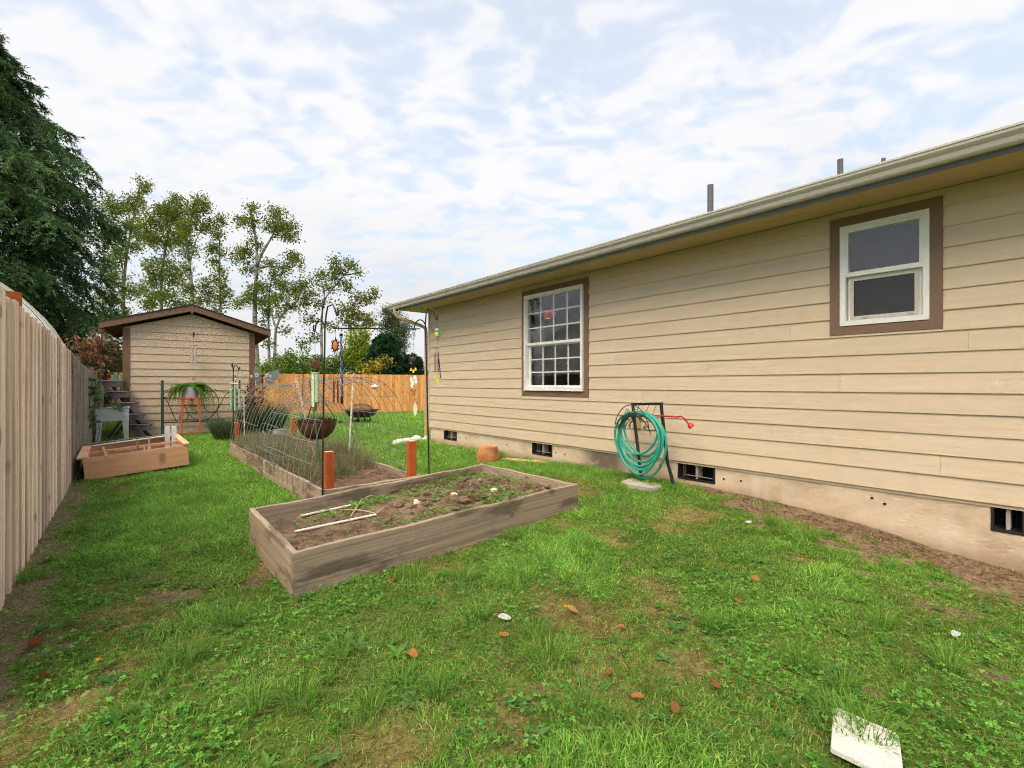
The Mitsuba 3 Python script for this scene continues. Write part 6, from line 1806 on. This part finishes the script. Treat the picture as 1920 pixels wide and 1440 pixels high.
GRASS = np.array([srgb(120, 168, 68), srgb(136, 180, 78), srgb(104, 154, 62), srgb(158, 190, 96), srgb(134, 170, 92)])
DRY = np.array([srgb(150, 140, 84), srgb(172, 154, 106), srgb(128, 130, 70), srgb(188, 166, 124)])
ms, cs = [], []
for y0_, y1_, dens, hh, ww, sd_ in [(1.35, 3.0, 14000, 0.040, 0.0050, 1), (3.0, 5.0, 11500, 0.047, 0.0062, 2), (5.0, 8.0, 6000, 0.055, 0.0075, 3), (8.0, 13.0, 2200, 0.065, 0.012, 4), (13.0, 26.0, 600, 0.075, 0.022, 5)]:
    x, y, bare, dry, g = lawn_points(y0_, y1_, dens, sd_)
    p = np.c_[x, y, x * 0]
    lushn = meshkit.fbm(p * 1.9 + 3, 3, 61)
    clum = meshkit.noise(p * 7.5, 62)
    lush = np.clip(smooth01(0.85, 0.5, np.abs(x + 3.4 + 0.55 * (y - 5.6)) / 1.5) * smooth01(3.4, 4.6, y) + 0.8 * smooth01(5.6, 7.0, y) + 0.9 * smooth01(0.6, 0.72, lushn), 0, 1)
    k_ = g.uniform(0, 1, len(x)) < 0.52 + 0.4 * clum + 0.5 * lush
    x, y, bare, dry, lush, clum, p = x[k_], y[k_], bare[k_], dry[k_], lush[k_], clum[k_], p[k_]
    n = len(x)
    z = gz(x, y) - 0.004
    h = hh * (0.45 + 0.5 * clum + 1.0 * lush) * g.uniform(0.5, 1.35, n) * (1 - 0.45 * dry) * (1 - 0.4 * bare)
    wind = np.c_[meshkit.noise(p * 3.3, 63) - 0.5, meshkit.noise(p * 3.3, 64) - 0.5] * 1.6
    ln = (g.normal(0, 0.55, (n, 2)) + wind) * h[:, None]
    ms.append(blades(np.c_[x, y, z], h, ln, ww * g.uniform(0.6, 1.3, n), g.uniform(0, 6.3, n)))
    isdry = g.uniform(0, 1, n) < (0.10 + 0.55 * dry) * (1 - 0.9 * lush)
    c = np.where(isdry[:, None], DRY[g.integers(0, 4, n)], GRASS[g.integers(0, 5, n)] * (1 + 0.15 * (lush - 0.5))[:, None])
    tone = (0.66 + 0.50 * meshkit.fbm(p * 2.7, 3, 65) + 0.34 * meshkit.noise(p * 11, 66))[:, None]
    cs.append(np.repeat(c * tone * g.uniform(0.5, 1.5, (n, 1)), 5, 0))
# taller single tufts
g = np.random.default_rng(77)
TU = [ground_at(u, v) for u, v in [(1000, 1190), (1030, 1240), (640, 1230), (690, 1330), (350, 1235), (330, 1250), (230, 1090), (480, 1330), (1330, 960), (1450, 985), (1470, 995), (1520, 1010), (900, 1160), (780, 1080), (870, 1090), (430, 1170), (960, 1010), (1100, 1030), (1370, 1130), (1500, 1250), (1580, 1300), (1570, 1372), (1600, 1368), (1555, 1352), (1620, 1392), (1640, 1408), (820, 1300), (560, 1320), (1100, 1330), (1330, 1180), (1780, 1260), (200, 1060), (1220, 1290), (750, 1290), (150, 1000), (60, 1090), (1650, 1180)]]
for x0, y0_ in TU:
    n = g.integers(90, 190)
    r = g.uniform(0.03, 0.09)
    q, t_ = r * np.sqrt(g.uniform(0, 1, n)), g.uniform(0, 6.3, n)
    x, y = x0 + q * np.cos(t_), y0_ + q * np.sin(t_)
    h = g.uniform(0.05, 0.135, n)
    ln = np.c_[np.cos(t_), np.sin(t_)] * (h * g.uniform(0.2, 1.1, n))[:, None]
    ms.append(blades(np.c_[x, y, gz(x, y) - 0.004], h, ln, g.uniform(0.0025, 0.0055, n), g.uniform(0, 6.3, n)))
    cs.append(np.repeat(GRASS[g.integers(0, 5, n)] * g.uniform(0.65, 1.2, (n, 1)), 5, 0))
k = thing('lawn_grass', 'patchy green lawn grass over the whole yard', 'grass')
labels[k]['kind'] = 'stuff'
put(k, cat(ms), 'foliage', color=np.vstack(cs))
# thatch: dead blades lying flat
ms, cs = [], []
for y0_, y1_, dens, sd_ in [(1.35, 3.2, 3000, 31), (3.2, 7.0, 1000, 32)]:
    x, y, bare, dry, g = lawn_points(y0_, y1_, dens, sd_)
    k_ = g.uniform(0, 1, len(x)) < 0.25 + 0.75 * np.maximum(dry, bare)
    x, y = x[k_], y[k_]
    n = len(x)
    t_ = g.uniform(0, 6.3, n)
    ms.append(leaf_quads(np.c_[x, y, gz(x, y) + g.uniform(0.004, 0.03, n)], np.c_[np.cos(t_), np.sin(t_), g.normal(0, 0.2, n)], np.tile(UP, (n, 1)) + g.normal(0, .4, (n, 3)), g.uniform(0.025, 0.09, n), g.uniform(0.0022, 0.0042, n), 0.15))
    cs.append(np.repeat(DRY[g.integers(0, 4, n)] * g.uniform(0.55, 1.15, (n, 1)), 5, 0))
k = thing('dead_grass', 'flat straw coloured dead grass blades lying in the lawn', 'dead grass')
labels[k]['kind'] = 'stuff'
put(k, cat(ms), 'foliage', color=np.vstack(cs))
# clover in patches
ms, cs = [], []
for y0_, y1_, dens, sd_ in [(1.35, 3.2, 2300, 41), (3.2, 5.5, 1000, 42)]:
    x, y, bare, dry, g = lawn_points(y0_, y1_, dens, sd_)
    p = np.c_[x, y, x * 0]
    w_ = meshkit.fbm(p * 1.7 + 20, 3, 71)
    bedside = smooth01(0.45, 0.12, np.abs((x - BA[0]) * -inw[0] + (y - BA[1]) * -inw[1] - 0.12)) * (x > -1.4)
    right = smooth01(0.6, 1.6, x) * smooth01(3.6, 2.6, y)
    k_ = g.uniform(0, 1, len(x)) < 0.9 * smooth01(0.45, 0.66, w_ + 0.18 * bedside + 0.06 * right) * (1 - 0.5 * dry) + 0.05
    x, y = x[k_], y[k_]
    n = len(x)
    m, c = clover(np.c_[x, y, gz(x, y)], g.uniform(0.004, 0.0135, n), CLV, g.uniform(0.010, 0.045, n))
    ms.append(m); cs.append(c)
k = thing('clover', 'patches of low clover leaves mixed into the lawn', 'clover')
labels[k]['kind'] = 'stuff'
put(k, cat(ms), 'foliage', color=np.vstack(cs))
# broad leaved rosettes
x, y, bare, dry, g = lawn_points(1.4, 4.2, 34, 51)
ms, cs = [], []
for x0, y0_ in zip(x, y):
    n = g.integers(5, 11)
    t_ = np.arange(n) * 2.4 + g.uniform(0, 6)
    L = g.uniform(0.022, 0.075) * g.uniform(0.7, 1.2, n)
    c = np.tile([x0, y0_, float(gz(x0, y0_)) + 0.004], (n, 1))
    ms.append(leaf_quads(c, np.c_[np.cos(t_), np.sin(t_), g.uniform(0.1, 0.7, n)], np.tile(UP, (n, 1)), L, L * 0.36, 0.25))
    cs.append(np.tile(np.array([srgb(84, 132, 58), srgb(98, 146, 80), srgb(110, 152, 70)][g.integers(0, 3)]) * g.uniform(0.75, 1.2), (n * 5, 1)))
k = thing('rosette_weeds', 'flat rosettes of broad leaved weeds scattered in the lawn', 'weeds')
labels[k]['kind'] = 'stuff'
put(k, cat(ms), 'foliage', color=np.vstack(cs))
# dirt crumbs and straw on the bare strip by the house
n = 2600
s, o = rng.uniform(6.4, 10.6, n), np.abs(rng.normal(0.28, 0.25, n)) + 0.03
P = HC - HD * s[:, None] - PD * o[:, None]
b_, d_ = masks(P[:, 0], P[:, 1])
P = P[b_ > 0.4]
n = len(P)
P[:, 2] = gz(P[:, 0], P[:, 1])
cr = [lump(q + UP * 0.002, r, i, 0 if r < 0.012 else 1, 0.5, (1.1, 1, 0.7)) for i, (q, r) in enumerate(zip(P[: n // 2], rng.uniform(0.004, 0.016, n // 2)))]
k = thing('soil_crumbs', 'loose dark crumbs on the bare soil along the foundation', 'soil')
labels[k]['kind'] = 'stuff'
put(k, cat(cr), 'soil', smooth=True)
t_ = rng.uniform(0, 6.3, n)
m = leaf_quads(P + UP * 0.006, np.c_[np.cos(t_), np.sin(t_), rng.normal(0, .15, n)], np.tile(UP, (n, 1)), rng.uniform(0.02, 0.08, n), rng.uniform(0.002, 0.005, n), 0.1)
k = thing('strip_straw', 'orange brown straw on the bare strip along the foundation', 'straw')
labels[k]['kind'] = 'stuff'
put(k, m, 'foliage', color=np.repeat(np.array([srgb(154, 116, 78)]) * rng.uniform(0.5, 1.2, (n, 1)), 5, 0))

# ------------------------------------------------------------------ fallen leaves, flowers and litter
def fallen(label, u, v, size, col, group=None, name='fallen_leaf', cat_='leaf'):
    x, y = ground_at(u, v)
    c = np.array([x, y, float(gz(x, y)) + 0.03])
    g_ = rng.uniform(0, 6.3)
    pts = []
    nx, ny = 7, 3
    for i in range(nx):
        q = i / (nx - 1)
        w_ = math.sin(math.pi * (0.08 + 0.84 * q)) ** 0.8 * 0.34
        for j in (-1, 0, 1):
            pts.append([size * (q - 0.5), size * w_ * j, size * (0.16 * abs(j) * math.sin(q * 3) + 0.10 * math.sin(q * 4 + u))])
    v_ = np.array(pts)
    R = np.array([[math.cos(g_), -math.sin(g_), 0], [math.sin(g_), math.cos(g_), 0], [0, 0, 1]])
    tl = rng.normal(0, 0.3)
    R2 = np.array([[1, 0, 0], [0, math.cos(tl), -math.sin(tl)], [0, math.sin(tl), math.cos(tl)]])
    v_ = v_ @ R2.T @ R.T + c
    f = []
    for i in range(nx - 1):
        for j in range(2):
            a0_ = i * 3 + j
            f += [[a0_, a0_ + 1, a0_ + 4], [a0_, a0_ + 4, a0_ + 3]]
    return single(name, (v_, np.array(f)), 'foliage', label, cat_, group, color=np.tile(col, (len(v_), 1)), smooth=True)


ORL, BRL = srgb(198, 132, 82), srgb(156, 108, 74)
for u, v, s_, c_, lab in [(1416, 1096, .065, ORL, 'bright orange fallen leaf in the grass in front of the house'), (1384, 1139, .055, ORL, 'orange fallen leaf just below the brightest one'), (773, 1241, .06, ORL, 'curled orange leaf nearest the middle of the lower lawn'),
                          (1163, 1190, .05, ORL, 'small orange leaf right of the tall grass tuft'), (1195, 1319, .05, ORL, 'orange leaf near the bottom right of centre'), (945, 1200, .05, ORL, 'orange leaf half hidden in grass below the white feather'),
                          (735, 1095, .06, BRL, 'brown leaf caught in clover at the front board of the raised bed'), (1072, 1153, .07, srgb(206, 160, 108), 'long pale curled leaf standing in the grass'), (65, 1218, .09, srgb(168, 84, 52), 'large rust red leaf on the bare soil at the left edge'),
                          (85, 1280, .06, srgb(156, 76, 48), 'small rust red leaf below the large one at the left edge'), (1265, 1342, .06, BRL, 'brown leaf near the bottom edge right of centre'), (447, 1004, .035, ORL, 'tiny orange leaf in the grass left of the raised bed'),
                          (1140, 1274, .045, BRL, 'brown leaf in the dry grass right of centre'), (1340, 1300, .05, BRL, 'brown leaf at the lower right of the lawn')]:
    fallen(lab, u, v, s_, c_)
for u, v, s_, lab, nm in [(946, 1168, .07, 'small white feather lying in the grass below the raised bed', 'feather'), (1404, 988, .08, 'small white feather standing in the grass in front of the house', 'feather'), (1792, 1203, .055, 'crumpled scrap of white paper on the bare path at the right', 'paper_scrap')]:
    fallen(lab, u, v, s_, srgb(226, 228, 230), name=nm, cat_=nm.replace('_', ' '))
for u, v, lab in [(183, 1261, 'yellow dandelion flower at the lower left of the lawn'), (1070, 1086, 'yellow dandelion flower farthest from the camera, right of the raised bed'), (1060, 1154, 'yellow dandelion flower beside the long pale curled leaf'), (1381, 1077, 'small yellow dandelion flower above the bright orange leaf')]:
    x, y = ground_at(u, v)
    k = thing('dandelion', lab, 'flower')
    c = np.array([x, y, float(gz(x, y)) + 0.045])
    n = 40
    t_ = rng.uniform(0, 6.3, n)
    part(k, 'petals', leaf_quads(np.tile(c, (n, 1)), np.c_[np.cos(t_), np.sin(t_), rng.uniform(0.1, 1.2, n)], np.tile(UP, (n, 1)), rng.uniform(0.012, 0.02, n), 0.005, 0.1), 'foliage', color=srgb(232, 196, 40))
    part(k, 'stalk', tube([c - UP * 0.05, c], 0.002, 5), 'paint', color=srgb(110, 140, 70))
